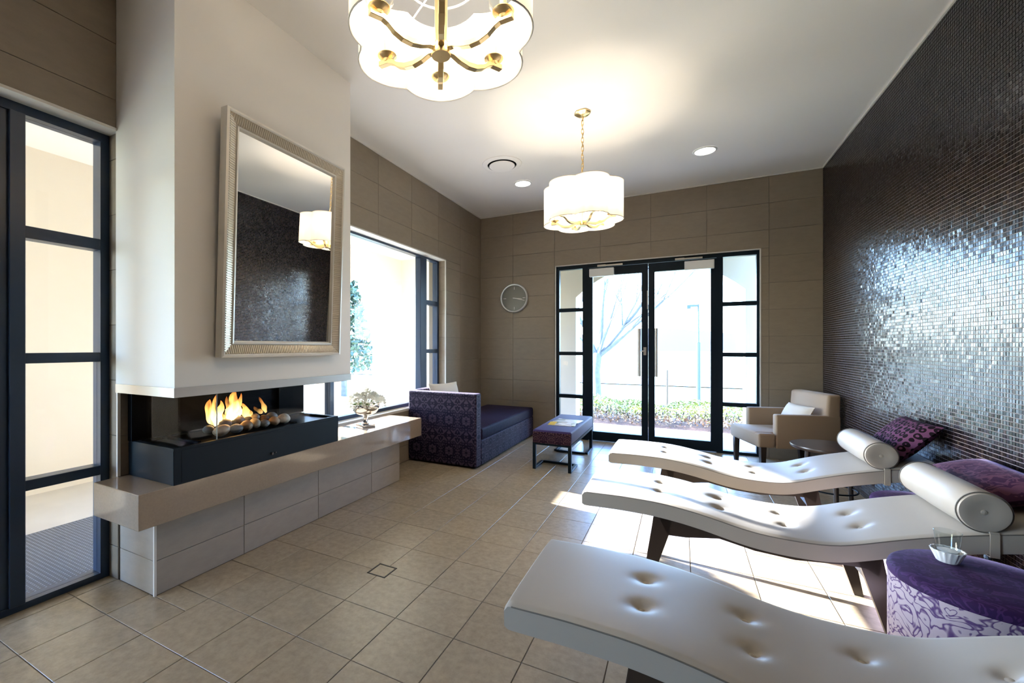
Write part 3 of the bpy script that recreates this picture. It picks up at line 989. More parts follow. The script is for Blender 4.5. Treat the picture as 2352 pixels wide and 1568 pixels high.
# stones laid along the burner
def unproject_x(px, py, X):
    c, s = math.cos(R(YAW)), math.sin(R(YAW))
    u, v = (px - CX) / FPX, (CY - py) / FPX
    d = (-s + u * c, c + u * s, v)
    t_ = X / d[0]
    return Vector((X, t_ * d[1], CAM_H + t_ * d[2]))
def stone_mat(name, c, k):
    return mat(name, c, .45, var=k, vscale=45, bump=.15, bscale=90)
SM = {'tan': stone_mat('tan_stone', (.36, .24, .15), .25), 'grey': stone_mat('grey_stone', (.20, .20, .21), .25),
      'slate': stone_mat('slate_stone', (.085, .09, .12), .3), 'pale': stone_mat('pale_stone', (.42, .37, .30), .35), 'green': stone_mat('green_grey_stone', (.11, .13, .125), .25)}
stones = [  # crop x, y, width, height, plane X, colour, label
    (355, 1045, 200, 125, -2.40, 'green', 'green-grey stone at the far left of the fire bed'),
    (620, 1070, 300, 170, -2.34, 'tan', 'large orange-tan stone in front of the flames, behind the glass joint'),
    (915, 1035, 250, 145, -2.345, 'grey', 'smooth grey stone right of the large orange-tan stone'),
    (1140, 985, 205, 165, -2.35, 'tan', 'tan stone third along the front row of the fire bed'),
    (1320, 965, 150, 170, -2.36, 'pale', 'narrow buff stone in the middle of the front row'),
    (1500, 930, 190, 130, -2.345, 'grey', 'pale grey stone left of the small orange stone'),
    (1715, 890, 195, 145, -2.345, 'tan', 'small orange stone second from the right of the fire bed'),
    (1915, 855, 225, 160, -2.345, 'pale', 'speckled buff stone at the right end of the fire bed'),
    (650, 935, 290, 140, -2.43, 'slate', 'long slate-blue stone behind the large orange-tan stone'),
    (960, 870, 230, 170, -2.44, 'slate', 'blue-grey stone tilted upright behind the smooth grey stone'),
    (1180, 860, 190, 120, -2.45, 'slate', 'dark stone under the middle flames in the back row'),
    (1320, 800, 165, 115, -2.44, 'pale', 'small banded buff stone on top of the pile'),
    (1500, 830, 190, 130, -2.43, 'tan', 'brown stone behind the pale grey stone'),
    (1670, 775, 210, 130, -2.43, 'grey', 'grey-brown stone on top at the right of the pile')]
for (cx_, cy_, w, h, X, cm, lab) in stones:
    px, py = 440 + cx_ * .1105, 870 + cy_ * .1105
    p = unproject_x(px, py, X)
    fw = project(*p)[2]
    # on this receding plane one pixel across covers less of the picture than its depth
    hy = w * .1105 / 2 * fw / FPX * 1.3
    hz = h * .1105 / 2 * fw / FPX * 1.3
    mb = MB()
    prof = [(math.sin(a), -math.cos(a)) for a in [math.pi * k / 10 for k in range(11)]]
    mb.lathe([(max(r_, 1e-4), z_) for r_, z_ in prof], 16, cap=False)
    ph = rng.uniform(0, 6)
    mb.v = [(x * hz * 1.15 * (1 + .08 * math.sin(3 * y + ph)), y * hy * (1 + .06 * math.sin(4 * z + ph)), z * hz * (1 + .06 * math.sin(5 * x + ph))) for x, y, z in mb.v]
    zb = max(p.z, .735 + hz)
    o = obj('fire_stone', mb.mesh('fire_stone', smooth=True), SM[cm], None, (X, p.y, zb), (rng.uniform(-.15, .15), rng.uniform(-.2, .2), rng.uniform(-.3, .3)))
    tag(o, lab, 'stone', 'stones in the fire bed')

# flames
fl = tag(empty('gas_flames', (-2.44, 1.75, .77)), 'orange gas flames rising from the stones in the fireplace', 'fire')
flames = [  # crop pixels: base x,y  tip x,y  width, plane, strength
    ((520, 960), (330, 430), 130, -2.42, 9), ((520, 960), (470, 330), 95, -2.41, 11), ((560, 900), (590, 450), 105, -2.43, 10),
    ((790, 860), (960, 250), 190, -2.45, 13), ((830, 850), (900, 420), 150, -2.44, 16), ((740, 850), (760, 360), 70, -2.47, 4),
    ((950, 800), (1000, 300), 80, -2.46, 7), ((1190, 810), (1040, 510), 110, -2.46, 7), ((1230, 790), (1150, 560), 70, -2.47, 4),
    ((1550, 690), (1430, 370), 60, -2.47, 2.5), ((1470, 700), (1300, 570), 50, -2.47, 2), ((640, 860), (640, 650), 80, -2.45, 6)]
fmats = {}
for (b0, t0, w, X, st_) in flames:
    B = unproject_x(440 + b0[0] * .1105, 870 + b0[1] * .1105, X)
    T = unproject_x(440 + t0[0] * .1105, 870 + t0[1] * .1105, X)
    fw = project(*B)[2]
    rad = w * .1105 / 2 * fw / FPX * 2.1
    n = 14
    pts, rs = [], []
    for k in range(n + 1):
        q = k / n
        p = B.lerp(T, q)
        sw = math.sin(q * 5 + X * 40 + b0[0]) * rad * .5 * q
        pts.append((p.x, p.y + sw + (T.y - B.y) * .12 * math.sin(q * math.pi), p.z))
        rs.append(rad * (.45 + .55 * math.sin(min(1, q * 2.6) * math.pi / 2)) * (1 - q) ** .6 * (1 + .22 * math.sin(q * 11 + b0[0])) + .0008)
    mb = MB().tube(pts, rs, 12)
    mb.v = [(X + (v_[0] - X) * .55, v_[1], v_[2]) for v_ in mb.v]
    if st_ not in fmats: fmats[st_] = flame_mat('flame_glow', st_)
    part('flame', mb, fmats[st_], fl, world=True, smooth=True)
pd = bpy.data.lights.new('fire_light', 'POINT'); pd.energy = 0.5; pd.color = (1, .5, .18); pd.shadow_soft_size = .06
po = bpy.data.objects.new('fire_light', pd); COL.objects.link(po); po.parent = fl; po.location = (.03, 0, .08)

# ------------------------------------------------------------------ mirror
MW, MH = .878, 1.275
mi = tag(empty('wall_mirror', (CHX + .028, 1.402 + MW / 2, 1.193)), 'large champagne-framed mirror with ribbed frame on the chimney breast', 'mirror')
mi.rotation_euler = (0, R(2.1), R(.8))
def ring(a, b, x0, x1, mb=None):
    """rectangular ring between inset a and inset b, from depth x0 (at a) to x1 (at b)"""
    mb = mb or MB()
    def rect(i, x): return [(x, -MW / 2 + i, i), (x, MW / 2 - i, i), (x, MW / 2 - i, MH - i), (x, -MW / 2 + i, MH - i)]
    A, B = rect(a, x0), rect(b, x1)
    mb.add(A + B, [(i, (i + 1) % 4, (i + 1) % 4 + 4, i + 4) for i in range(4)])
    return mb
f1 = ring(0, 0, -.02, .030); ring(0, .012, .030, .034, f1); ring(.012, .018, .034, .028, f1)
part('outer_edge', f1, M['champ_dark'], mi)
f2 = ring(.018, .042, .026, .018); ring(.042, .066, .018, .010, f2)
part('frame_cove', f2, M['champagne'], mi)
f3 = ring(.066, .070, .010, .018); ring(.070, .079, .018, .016, f3); ring(.079, .088, .016, .004, f3)
part('inner_lip', f3, M['champ_dark'], mi)
ribs = MB()
def rib(p0, p1, q0, q1, wv):
    # small raised bar from outer p0 to inner p1
    ribs.add([p0 - wv, p0 + wv, p1 + wv, p1 - wv, q0 - wv * .35, q0 + wv * .35, q1 + wv * .35, q1 - wv * .35],
             [(4, 5, 6, 7), (0, 1, 5, 4), (1, 2, 6, 5), (2, 3, 7, 6), (3, 0, 4, 7)])
pitch = .0122
def side_ribs(L, mk):
    n = int(L / pitch)
    for k in range(n):
        s_ = (k + .5) * L / n
        lim = min(s_, L - s_)
        o_, i_ = .019, min(.065, lim)
        if i_ - o_ < .01: continue
        mk(s_, o_, i_)
V3 = Vector
def dep(i): return .026 - (i - .018) / .048 * .016
def mkv(sgn):
    def g(s_, o_, i_):
        y = lambda i: sgn * (MW / 2 - i)
        rib(V3((dep(o_), y(o_), s_)), V3((dep(i_), y(i_), s_)), V3((dep(o_) + .004, y(o_ + .002), s_)), V3((dep(i_) + .004, y(i_ - .002), s_)), V3((0, 0, .0046)))
    return g
def mkh(top):
    def g(s_, o_, i_):
        z = lambda i: MH - i if top else i
        y = -MW / 2 + s_
        rib(V3((dep(o_), y, z(o_))), V3((dep(i_), y, z(i_))), V3((dep(o_) + .004, y, z(o_ + .002))), V3((dep(i_) + .004, y, z(i_ - .002))), V3((0, .0046, 0)))
    return g
side_ribs(MH, mkv(1)); side_ribs(MH, mkv(-1)); side_ribs(MW, mkh(True)); side_ribs(MW, mkh(False))
tag(part('frame_ribs', ribs, M['champagne'], mi), kind='stuff')
part('mirror_glass', MB().box(-.004, .004, -MW / 2 + .08, MW / 2 - .08, .08, MH - .08), M['mirror'], mi)
part('backing', MB().box(-.018, -.004, -MW / 2 + .02, MW / 2 - .02, .02, MH - .02), M['champ_dark'], mi)

# ------------------------------------------------------------------ silver bowl with flowers
bx, by, bz = -2.435, 2.985, .555
bw = tag(empty('silver_bowl', (bx, by, bz)), 'silver pedestal bowl on a square foot at the sunny end of the bench', 'bowl')
bw.rotation_euler = (0, 0, R(-22))
part('square_foot', MB().box(-.062, .062, -.062, .062, 0, .022), M['chrome'], bw, bevel=.003)
part('stem', MB().lathe([(.036, .022), (.036, .030), (.022, .036), (.019, .060), (.021, .085), (.030, .096), (.034, .100)], 20), M['chrome'], bw, smooth=True)
bp_ = [(.020, .098), (.060, .104), (.092, .120), (.112, .148), (.120, .180), (.119, .196), (.115, .196), (.115, .180), (.105, .15), (.085, .125), (.04, .112), (.001, .11)]
part('bowl', MB().lathe(bp_, 36, cap=False), mat('silver_bowl_metal', (.72, .68, .62), .12, metal=1, bump=.06, bscale=25), bw, smooth=True)
fpos = []
for k in range(8):
    a = k * math.pi / 4 + .2; fpos.append((.122 * math.cos(a), .122 * math.sin(a), .214))
for k in range(4):
    a = k * math.pi / 2 + .5; fpos.append((.062 * math.cos(a), .062 * math.sin(a), .250))
fpos.append((0, 0, .285))
fm = MB()
for k in range(34):                       # one ruffled flower head of overlapping petals
    g = k * 2.39996; q = k / 33
    el = .15 + 1.35 * (1 - q)
    r_ = .012 + .040 * q ** .7
    c0 = V3((r_ * math.cos(g), r_ * math.sin(g), .022 * (1 - q) + .004))
    n_ = V3((math.cos(g) * math.cos(el), math.sin(g) * math.cos(el), math.sin(el)))
    s_ = V3((-math.sin(g), math.cos(g), 0)); u_ = n_
    L_ = .027
    fm.add([c0, c0 + s_ * L_ * .7 + u_ * L_ * .7, c0 + u_ * L_ * 1.25 + s_ * .002, c0 - s_ * L_ * .7 + u_ * L_ * .7], [(0, 1, 2, 3)])
fme = fm.mesh('white_flower')
stm = MB().tube([(0, 0, .004), (0, 0, -.05)], .003, 6).mesh('stalk')
lm = MB().add([(0, 0, -.01), (.03, .012, -.004), (.055, 0, -.012), (.03, -.012, -.004)], [(0, 1, 2, 3)]).mesh('leaf')
for k, (a, b, c) in enumerate(fpos):
    tilt = Vector((a, b, .12)).normalized()
    o = obj('white_flower', fme, M['petal'], None, (bx + a, by + b, bz + c), tilt.to_track_quat('Z', 'Y').to_euler())
    tag(o, 'white flower head in the silver pedestal bowl', 'flower', 'white flowers in the silver bowl')
    obj('stalk', stm, M['leaf'], o)
    if k < 8: obj('leaf', lm, M['leaf'], o, (0, 0, -.012), (0, .4, k * 1.3))

# ------------------------------------------------------------------ sofa in the corner
so = tag(empty('chaise_sofa', (-2.25, 4.95, 0)), 'purple damask chaise sofa in the corner under the window', 'sofa')
SX0, SX1 = XL + .006, -1.838
part('base', MB().box(SX0, SX1 + .002, 4.11, 5.885, .02, .275), M['purple'], so, world=True, bevel=.012, seg=3)
part('seat_cushion', MB().box(SX0 + .12, SX1 + .006, 4.118, 5.89, .275, .400), M['purple_top'], so, world=True, bevel=.028, seg=4, smooth=True)
part('armrest', MB().box(SX0, SX1, 3.985, 4.112, .02, .765), M['purple'], so, world=True, bevel=.014, seg=3)
part('backrest', MB().box(SX0, SX0 + .13, 4.114, 4.50, .275, .775), M['purple'], so, world=True, bevel=.02, seg=3, smooth=True)
for (x, y) in ((SX0 + .05, 4.05), (SX1 - .06, 4.05), (SX0 + .05, 5.82), (SX1 - .06, 5.82)):
    part('foot', MB().lathe([(.022, 0), (.026, .021)], 12, (x, y, 0)), M['wood'], so, world=True)

def pillow(w, h, t, name, corner=.12, n=22):
    mb = MB()
    vs, fs = [], []
    for sgn in (1, -1):
        for j in range(n + 1):
            for i in range(n + 1):
                u, v_ = 2 * i / n - 1, 2 * j / n - 1
                th = t / 2 * max(0, (1 - abs(u) ** 3.0) * (1 - abs(v_) ** 3.0)) ** .55
                pin = 1 - corner * (1 - (1 - abs(u) ** 2)) * (1 - abs(v_) ** 2) * .0
                bx_ = u * w / 2 * (1 - .05 * (1 - u * u) * 0 - .06 * (1 - v_ * v_) * abs(u))
                by_ = v_ * h / 2 * (1 - .06 * (1 - u * u) * abs(v_))
                vs.append((bx_, by_, sgn * th + .004 * math.sin(7 * u + 5 * v_) * (1 - abs(u)) * (1 - abs(v_))))
        o_ = 0 if sgn == 1 else (n + 1) ** 2
        for j in range(n):
            for i in range(n):
                a = o_ + j * (n + 1) + i
                q = (a, a + 1, a + n + 2, a + n + 1)
                fs.append(q if sgn == 1 else q[::-1])
    mb.add(vs, fs)
    bmv = mb.mesh(name, smooth=True)
    return bmv
pm = pillow(.46, .42, .13, 'throw_pillow')
o = obj('throw_pillow', pm, M['cream'], None, (-2.41, 4.40, .400 + .226), (R(75), 0, R(74)))
tag(o, 'cream square cushion leaning on the purple sofa back', 'cushion')

# ------------------------------------------------------------------ upholstered coffee table
ct = tag(empty('padded_bench', (-1.155, 4.88, 0)), 'low violet padded bench on black metal sled legs, holding magazines', 'bench')
CX0, CX1, CY0, CY1 = -1.352, -.957, 4.305, 5.455
part('cushion_top', MB().box(CX0, CX1, CY0, CY1, .275, .402), M['ottoman'], ct, world=True, bevel=.018, seg=4, smooth=True)
part('end_panel', MB().box(CX0 + .004, CX1 - .004, CY0 - .006, CY0 + .02, .270, .385), M['ottoman_side'], ct, world=True, bevel=.006, seg=2)
part('frame_rail', MB().box(CX0 + .002, CX1 - .002, CY0 + .003, CY1 - .003, .250, .276), M['black'], ct, world=True)
for (ya, yb) in ((CY0, CY0 + .30), (CY1, CY1 - .30)):
    for x in (CX0 + .002, CX1 - .034):
        s_ = 1 if yb > ya else -1
        part('leg', MB().box(x, x + .032, ya, ya + s_ * .032, 0, .252).box(x, x + .032, ya + s_ * .032, yb, 0, .022), M['black'], ct, world=True, bevel=.002, seg=1)
    part('cross_bar', MB().box(CX0 + .034, CX1 - .034, yb - .015, yb + .015, 0, .022), M['black'], ct, world=True)

def mag_mat(name, cols, sc=14):
    m, nt, b, out = new_mat(name)
    tc = N(nt, 'ShaderNodeTexCoord'); vo = N(nt, 'ShaderNodeTexVoronoi'); vo.inputs['Scale'].default_value = sc
    nt.links.new(tc.outputs['Object'], vo.inputs['Vector'])
    cr = N(nt, 'ShaderNodeValToRGB'); cr.color_ramp.interpolation = 'CONSTANT'
    e = cr.color_ramp.elements; e[0].color = (*cols[0], 1); e[1].position = .8; e[1].color = (*cols[-1], 1)
    for i, c_ in enumerate(cols[1:-1]):
        k_ = e.new(.25 + .5 * i / max(1, len(cols) - 2)); k_.color = (*c_, 1)
    nt.links.new(vo.outputs['Color'], cr.inputs[0]); nt.links.new(cr.outputs[0], b.inputs['Base Color'])
    b.inputs['Roughness'].default_value = .25
    return m
def magazine(loc, rz, cols, label, w=.21, h=.285, t_=.006, spine=None):
    o = tag(empty('magazine', loc, rz), label, 'magazine')
    part('pages', MB().box(-w / 2 + .002, w / 2 - .002, -h / 2 + .002, h / 2 - .002, .001, t_ - .001), M['white_plastic'], o)
    part('cover', MB().box(-w / 2, w / 2, -h / 2, h / 2, t_ - .001, t_).box(-w / 2, w / 2, -h / 2, h / 2, 0, .001).box(-w / 2, -w / 2 + .0015, -h / 2, h / 2, .001, t_ - .001), mag_mat('magazine_cover', cols), o)
    if spine: part('cover_panel', MB().box(-w / 2 + .002, w / 2 - .002, h / 2 - .075, h / 2 - .004, t_, t_ + .0006), mat('yellow_print', spine, .3), o)
    return o
magazine((-1.150, 4.73, .4025), R(96), [(.75, .74, .70), (.25, .30, .18), (.55, .50, .45), (.80, .79, .76)], 'magazine with a yellow block on its cover, nearer one on the violet bench', spine=(.75, .48, .05))
magazine((-1.135, 4.95, .4025), R(84), [(.78, .78, .74), (.35, .38, .33), (.60, .62, .58), (.82, .82, .80)], 'pale grey-green magazine, farther one on the violet bench')

# ------------------------------------------------------------------ loungers
PX = [-.478, -.288, -.119, 0, .112, .219, .322, .433, .552, .631, .753, .883, 1.019, 1.121, 1.20, 1.27]
PZ = [.471, .477, .474, .461, .441, .415, .398, .393, .396, .412, .458, .500, .536, .558, .574, .588]
PX2 = np.linspace(-.478, 1.27, 150)
def smooth_profile():
    z = np.interp(np.linspace(-.60, 1.40, 600), PX, PZ)
    xx = np.linspace(-.60, 1.40, 600)
    z = np.where(xx < -.478, .471 - (.0 - (xx + .478)) * -.03 * 0, z)
    k = np.hanning(61); k /= k.sum()
    zs = np.convolve(np.pad(z, 30, mode='edge'), k, 'valid')
    return lambda x: np.interp(x, xx, zs)
top_z = smooth_profile()
LW = .51
BTN = [(x, y) for x in (-.105, .170, .440, .712) for y in (-.083, .083)]
def mattress():
    n, m = 150, 44
    xs = list(PX2)
    mb = MB()
    rings = []
    def dent(x, y):
        d = 0
        for (bx_, by_) in BTN:
            dx, dy = x - bx_, y - by_
            e1, e2 = dx * .8 + dy * .6, -dx * .6 + dy * .8
            d += .010 * math.exp(-((e1 / .042) ** 2 + (e2 / .026) ** 2))
            d += .010 * math.exp(-((dx / .015) ** 2 + (dy / .015) ** 2))
        return d
    for x in xs:
        zt = float(top_z(x))
        e = 0.0
        de = min(x - xs[0], 1e9)
        hw = LW / 2
        endr = .022
        f_ = 1.0
        drop = 0
        if de < endr: drop = endr - math.sqrt(max(0, endr ** 2 - (endr - de) ** 2))
        ring_ = []
        rc = .012
        # top surface
        for j in range(m + 1):
            v_ = -1 + 2 * j / m
            y = v_ * (hw - .001)
            edge = hw - abs(y)
            er = rc - math.sqrt(max(0, rc ** 2 - (rc - edge) ** 2)) if edge < rc else 0
            z = zt - er - drop * .8 + .006 * (1 - v_ ** 4) - dent(x, y)
            ring_.append((x, y, z))
        zb = zt - .084
        for j in range(m + 1):
            v_ = 1 - 2 * j / m
            y = v_ * (hw - .003)
            if j == 0 or j == m: ring_.append((x, y, zb + .004 + drop * .4))
            else: ring_.append((x, y, zb + drop * .4))
        rings.append(ring_)
    k = len(rings[0])
    vs = [p for r_ in rings for p in r_]
    fs = []
    for i in range(len(rings) - 1):
        for j in range(k):
            l = (j + 1) % k
            fs.append((i * k + j, i * k + l, (i + 1) * k + l, (i + 1) * k + j))
    fs.append(tuple(range(k))[::-1])
    fs.append(tuple(range((len(rings) - 1) * k, len(rings) * k)))
    return mb.add(vs, fs)
def lounger(yc, label):
    L = tag(empty('spa_lounger', (.4, yc, 0)), label, 'lounger', 'cream wave loungers in a row')
    sh = .4
    mt = mattress()
    mt.v = [(a - sh, b, c) for a, b, c in mt.v]
    mo = part('mattress', mt, M['vinyl'], L, smooth=True)
    for sg in (-1, 1):
        pts = [(x - sh, sg * (LW / 2 - .0015), float(top_z(x)) - .0075) for x in PX2[2::3]]
        part('seam', MB().tube(pts, .0022, 6), M['vinyl_dark'] if sg < 0 else M['vinyl_btn'], mo, smooth=True)
    bm_ = MB().lathe([(.0001, .006), (.006, .0055), (.010, .003), (.0115, 0), (.010, -.003)], 14, cap=False).mesh('button', smooth=True)
    for (bx_, by_) in BTN:
        sl = (float(top_z(bx_ + .02)) - float(top_z(bx_ - .02))) / .04
        obj('button', bm_, M['vinyl_btn'], mo, (bx_ - sh, by_, float(top_z(bx_)) + .006 - .0195), (0, -math.atan(sl), 0))
    # dark timber underframe
    for sg in (-1, 1):
        y0_, y1_ = sg * .205, sg * .235
        zt = lambda x: float(top_z(x)) - .086
        xs = list(np.linspace(-.10, .74, 18))
        poly = [(x - sh, zt(x)) for x in xs]
        low = [(.73, .29), (.69, .315), (.62, .322), (.45, .40), (.30, .40), (.16, .40), (.10, .322), (.02, .308), (-.06, .304)]
        poly += [(x - sh, min(z, zt(x) - .012)) for x, z in low]
        part('side_rail', MB().prism(poly, 'y', y0_, y1_), M['wood'], L)
        part('leg', MB().prism([(-.125 - sh, zt(-.125)), (-.045 - sh, zt(-.045)), (-.055 - sh, .31), (-.152 - sh, 0), (-.184 - sh, 0)], 'y', y0_, y1_), M['wood'], L)
        part('leg', MB().prism([(.665 - sh, zt(.665)), (.742 - sh, zt(.742)), (.805 - sh, 0), (.770 - sh, 0)], 'y', y0_, y1_), M['wood'], L)
    part('cross_rail', MB().box(-.085 - sh, -.06 - sh, -.205, .205, .31, .37), M['wood'], L)
    part('cross_rail', MB().box(.690 - sh, .715 - sh, -.205, .205, .26, .33), M['wood'], L)
    # bolster held by a strap
    bxx, br = 1.025, .076
    zc = float(top_z(bxx)) + br + .002
    prof = [(.0001, -.247), (.012, -.2465), (.040, -.253), (.062, -.2555), (.071, -.2535), (br, -.245), (br + .0015, -.12), (br + .002, 0), (br + .0015, .12), (br, .245), (.071, .2535), (.062, .2555), (.040, .253), (.012, .2465), (.0001, .247)]
    def ruf(a, h): return 1.0
    bo = part('bolster', MB().lathe(prof, 40, (bxx - sh, 0, zc), axis='y', cap=False), M['vinyl'], L, smooth=True)
    for yy in (-.2455, .2455):
        part('piping', MB().tube([(bxx - sh + (br + .001) * math.cos(a), yy, zc + (br + .001) * math.sin(a)) for a in [2 * math.pi * k / 40 for k in range(40)]], .0022, 6, closed=True), M['vinyl_dark'], bo, smooth=True)
        part('end_button', MB().lathe([(.0001, .006 * (1 if yy > 0 else -1)), (.008, .004 * (1 if yy > 0 else -1)), (.0105, 0)], 14, (bxx - sh, yy, zc), axis='y', cap=False), M['vinyl_btn'], bo, smooth=True)
    sx0, sx1 = 1.035 - sh, 1.062 - sh
    zt1 = float(top_z(1.05))
    s_ = MB()
    hw = LW / 2 + .002
    for sg in (-1, 1):
        s_.box(sx0, sx1, sg * hw, sg * (hw + .003), zt1 - .09, zt1 - .002)
        s_.box(sx0, sx1, sg * hw, sg * (hw - .028), zt1 - .004, zt1 + .004)
    s_.box(sx0, sx1, -hw - .003, hw + .003, zt1 - .093, zt1 - .090)
    part('strap', s_, M['vinyl_btn'], L, bevel=.001, seg=1)
    return L
L1 = lounger(1.492, 'cream tufted lounger nearest the camera, cut by the picture edge')
def relabel(o, label):
    o['label'] = label
    return o
L2 = copy_tree(L1); L2.location.y = 2.66; relabel(L2, 'cream tufted lounger in the middle, brightly sunlit, with bolster and plum cushion')
L3 = copy_tree(L1); L3.location.y = 3.625; relabel(L3, 'cream tufted lounger farthest away, in front of the armchair')

# cushions behind the bolsters
pm3 = pillow(.48, .30, .12, 'bolster_cushion')
o = obj('ring_cushion', pm3, M['rings'], None, (1.205, 3.675, .682), (0, 0, 0))
def stand(o, lean, rz=0.0):
    """pillow plane: local x along -Y world, local y upwards leaning back towards +X, face towards -X"""
    a = R(lean)
    xv = Vector((0, -1, 0)); yv = Vector((math.cos(a), 0, math.sin(a))); zv = xv.cross(yv)
    m = Matrix((xv, yv, zv)).transposed()
    o.rotation_euler = (Matrix.Rotation(rz, 3, 'Z') @ m).to_euler()
stand(o, 48)
tag(o, 'plum cushion with a dark ring pattern against the mosaic', 'cushion')
pm2 = pillow(.60, .27, .12, 'brocade_cushion')
o = obj('brocade_cushion', pm2, M['plum'], None, (1.205, 2.85, .640))
stand(o, 18, R(-2))
tag(o, 'plum brocade cushion behind the middle lounger bolster', 'cushion')

# ------------------------------------------------------------------ drum stools between the loungers
def stool(loc, r, h, label):
    s = tag(empty('drum_stool', loc), label, 'stool', 'purple drum stools')
    prof = [(r - .006, .012), (r, .02)] + [(r, .02 + (h - .05) * k / 6) for k in range(1, 7)]
    part('side_cover', MB().lathe(prof, 56, cap=False), M['stool'], s, smooth=True)
    tp = [(r + .0005, h - .034), (r + .003, h - .024), (r - .002, h - .010), (r - .014, h - .002), (r * .6, h), (.0001, h + .002)]
    part('padded_top', MB().lathe(tp, 56, cap=False), M['stooltop'], s, smooth=True)
    part('base_ring', MB().lathe([(.01, 0), (r - .012, 0), (r - .008, .014), (.01, .014)], 40), M['wood'], s)
    return s
stool((.885, 2.075, 0), .23, .486, 'purple scroll-patterned drum stool holding a glass, between the near loungers')
stool((1.115, 3.142, 0), .20, .440, 'purple drum stool half hidden between the middle and far loungers')

# dish and glass on the near stool
dz = .4885
dc = (.835, 2.175)
def flute(a, h): return 1 + .035 * math.cos(18 * a) * min(1, max(0, h / .03))
dish = obj('fluted_dish', MB().lathe([(.001, .001), (.026, 0), (.030, .004), (.042, .036), (.044, .042), (.041, .042), (.036, .030), (.028, .012), (.001, .010)], 72, cap=False, rfun=flute).mesh('fluted_dish', smooth=True), M['ceramic'], None, (dc[0], dc[1], dz))
tag(dish, 'small white fluted dish on the near drum stool', 'dish')
gl = tag(empty('glass_tumbler', (dc[0], dc[1], dz + .0125)), 'clear glass tumbler standing in the white fluted dish', 'glass')
part('glass_wall', MB().lathe([(.001, 0), (.024, 0), (.027, .01), (.0355, .094), (.0345, .095), (.0260, .012), (.023, .006), (.001, .006)], 40, cap=False), M['crystal'], gl, smooth=True)
part('wax', MB().lathe([(.001, .0065), (.0235, .0065), (.0262, .028), (.001, .0285)], 30, cap=False), M['ceramic'], gl, smooth=True)

# ------------------------------------------------------------------ armchair (local x points forward)
ac = tag(empty('armchair', (.704, 5.331, 0), 0), 'tan upholstered armchair with dark legs in the mosaic corner', 'armchair')
ac.rotation_euler = (0, 0, math.atan2(-.309, -.951))
AW = .295
# local: +x forward, +y = left of the chair (towards the camera side after turning)
part('seat', MB().box(-.46, .152, -AW + .066, AW - .066, .285, .425).box(.005, .152, -AW, AW, .285, .420), M['tan'], ac, bevel=.018, seg=3, smooth=True)
for sg in (-1, 1):
    part('armrest', MB().box(-.54, .0, sg * AW, sg * (AW - .07), .280, .603), M['tan'], ac, bevel=.014, seg=3, smooth=True)
bk = MB().prism([(-.40, .35), (-.435, .795), (-.545, .800), (-.535, .30), (-.40, .30)], 'y', -AW + .002, AW - .002)
part('backrest', bk, M['tan'], ac, bevel=.022, seg=3, smooth=True)
for (x, y) in ((.105, -AW + .03), (.105, AW - .03), (-.50, -AW + .04), (-.50, AW - .04)):
    b_ = .024; t_ = .017
    dx = -.02 if x < 0 else 0
    part('leg', MB().add([(x + dx - t_, y - t_, 0), (x + dx + t_, y - t_, 0), (x + dx + t_, y + t_, 0), (x + dx - t_, y + t_, 0), (x - b_, y - b_, .29), (x + b_, y - b_, .29), (x + b_, y + b_, .29), (x - b_, y + b_, .29)],
                         [(0, 3, 2, 1), (4, 5, 6, 7), (0, 1, 5, 4), (1, 2, 6, 5), (2, 3, 7, 6), (3, 0, 4, 7)]), M['wood'], ac)
pmc = pillow(.42, .26, .11, 'lumbar_cushion')
o = obj('lumbar_cushion', pmc, M['cream'], None)
fwd = Vector((-.951, -.309, 0)); lft = Vector((.309, -.951, 0))
yv = (Vector((0, 0, 1)) * .90 - fwd * .43).normalized(); xv = lft; zv = xv.cross(yv)
o.rotation_euler = Matrix((xv, yv, zv)).transposed().to_euler()
o.location = Vector((.704, 5.331, 0)) + fwd * -.305 + Vector((0, 0, .425 + .128)) + lft * .02
tag(o, 'small cream cushion propped in the tan armchair', 'cushion')

# ------------------------------------------------------------------ side table
stb = tag(empty('side_table', (1.02, 4.33, 0)), 'round dark wood side table between armchair and far lounger', 'table')
part('table_top', MB().lathe([(.001, .452), (.235, .452), (.247, .460), (.250, .470), (.247, .480), (.001, .484)], 56, cap=False), mat('dark_polished_wood', (.035, .020, .014), .3), stb, smooth=True)
for k in range(3):
    a = k * 2 * math.pi / 3 + .5
    part('leg', MB().tube([(.17 * math.cos(a), .17 * math.sin(a), 0), (.14 * math.cos(a), .14 * math.sin(a), .455)], [.014, .018], 10), M['wood'], stb, smooth=True)
part('lower_ring', MB().tube([(.16 * math.cos(a), .16 * math.sin(a), .15) for a in [2 * math.pi * k / 32 for k in range(32)]], .006, 6, closed=True), M['black'], stb, smooth=True)

# ------------------------------------------------------------------ clock
ck = tag(empty('wall_clock', (-2.127, YB, 1.942)), 'round silver-rimmed clock with a grey face on the end wall', 'clock')
part('rim', MB().lathe([(.200, 0), (.207, -.012), (.208, -.030), (.198, -.042), (.186, -.040), (.182, -.028), (.182, -.006)], 56, axis='y', cap=False), M['handle'], ck, smooth=True)
part('face', MB().lathe([(.001, -.012), (.184, -.012), (.184, -.004), (.001, -.004)], 48, axis='y', cap=False), M['clockface'], ck)
def hand(ang, r0, r1, w, d=-.018):
    a = R(ang)
    dx, dz_ = math.sin(a), math.cos(a)
    px_, pz_ = dz_ * w, -dx * w
    return MB().prism([(dx * r0 + px_, dz_ * r0 + pz_), (dx * r1 + px_ * .6, dz_ * r1 + pz_ * .6), (dx * r1 - px_ * .6, dz_ * r1 - pz_ * .6), (dx * r0 - px_, dz_ * r0 - pz_)], 'y', d - .002, d)
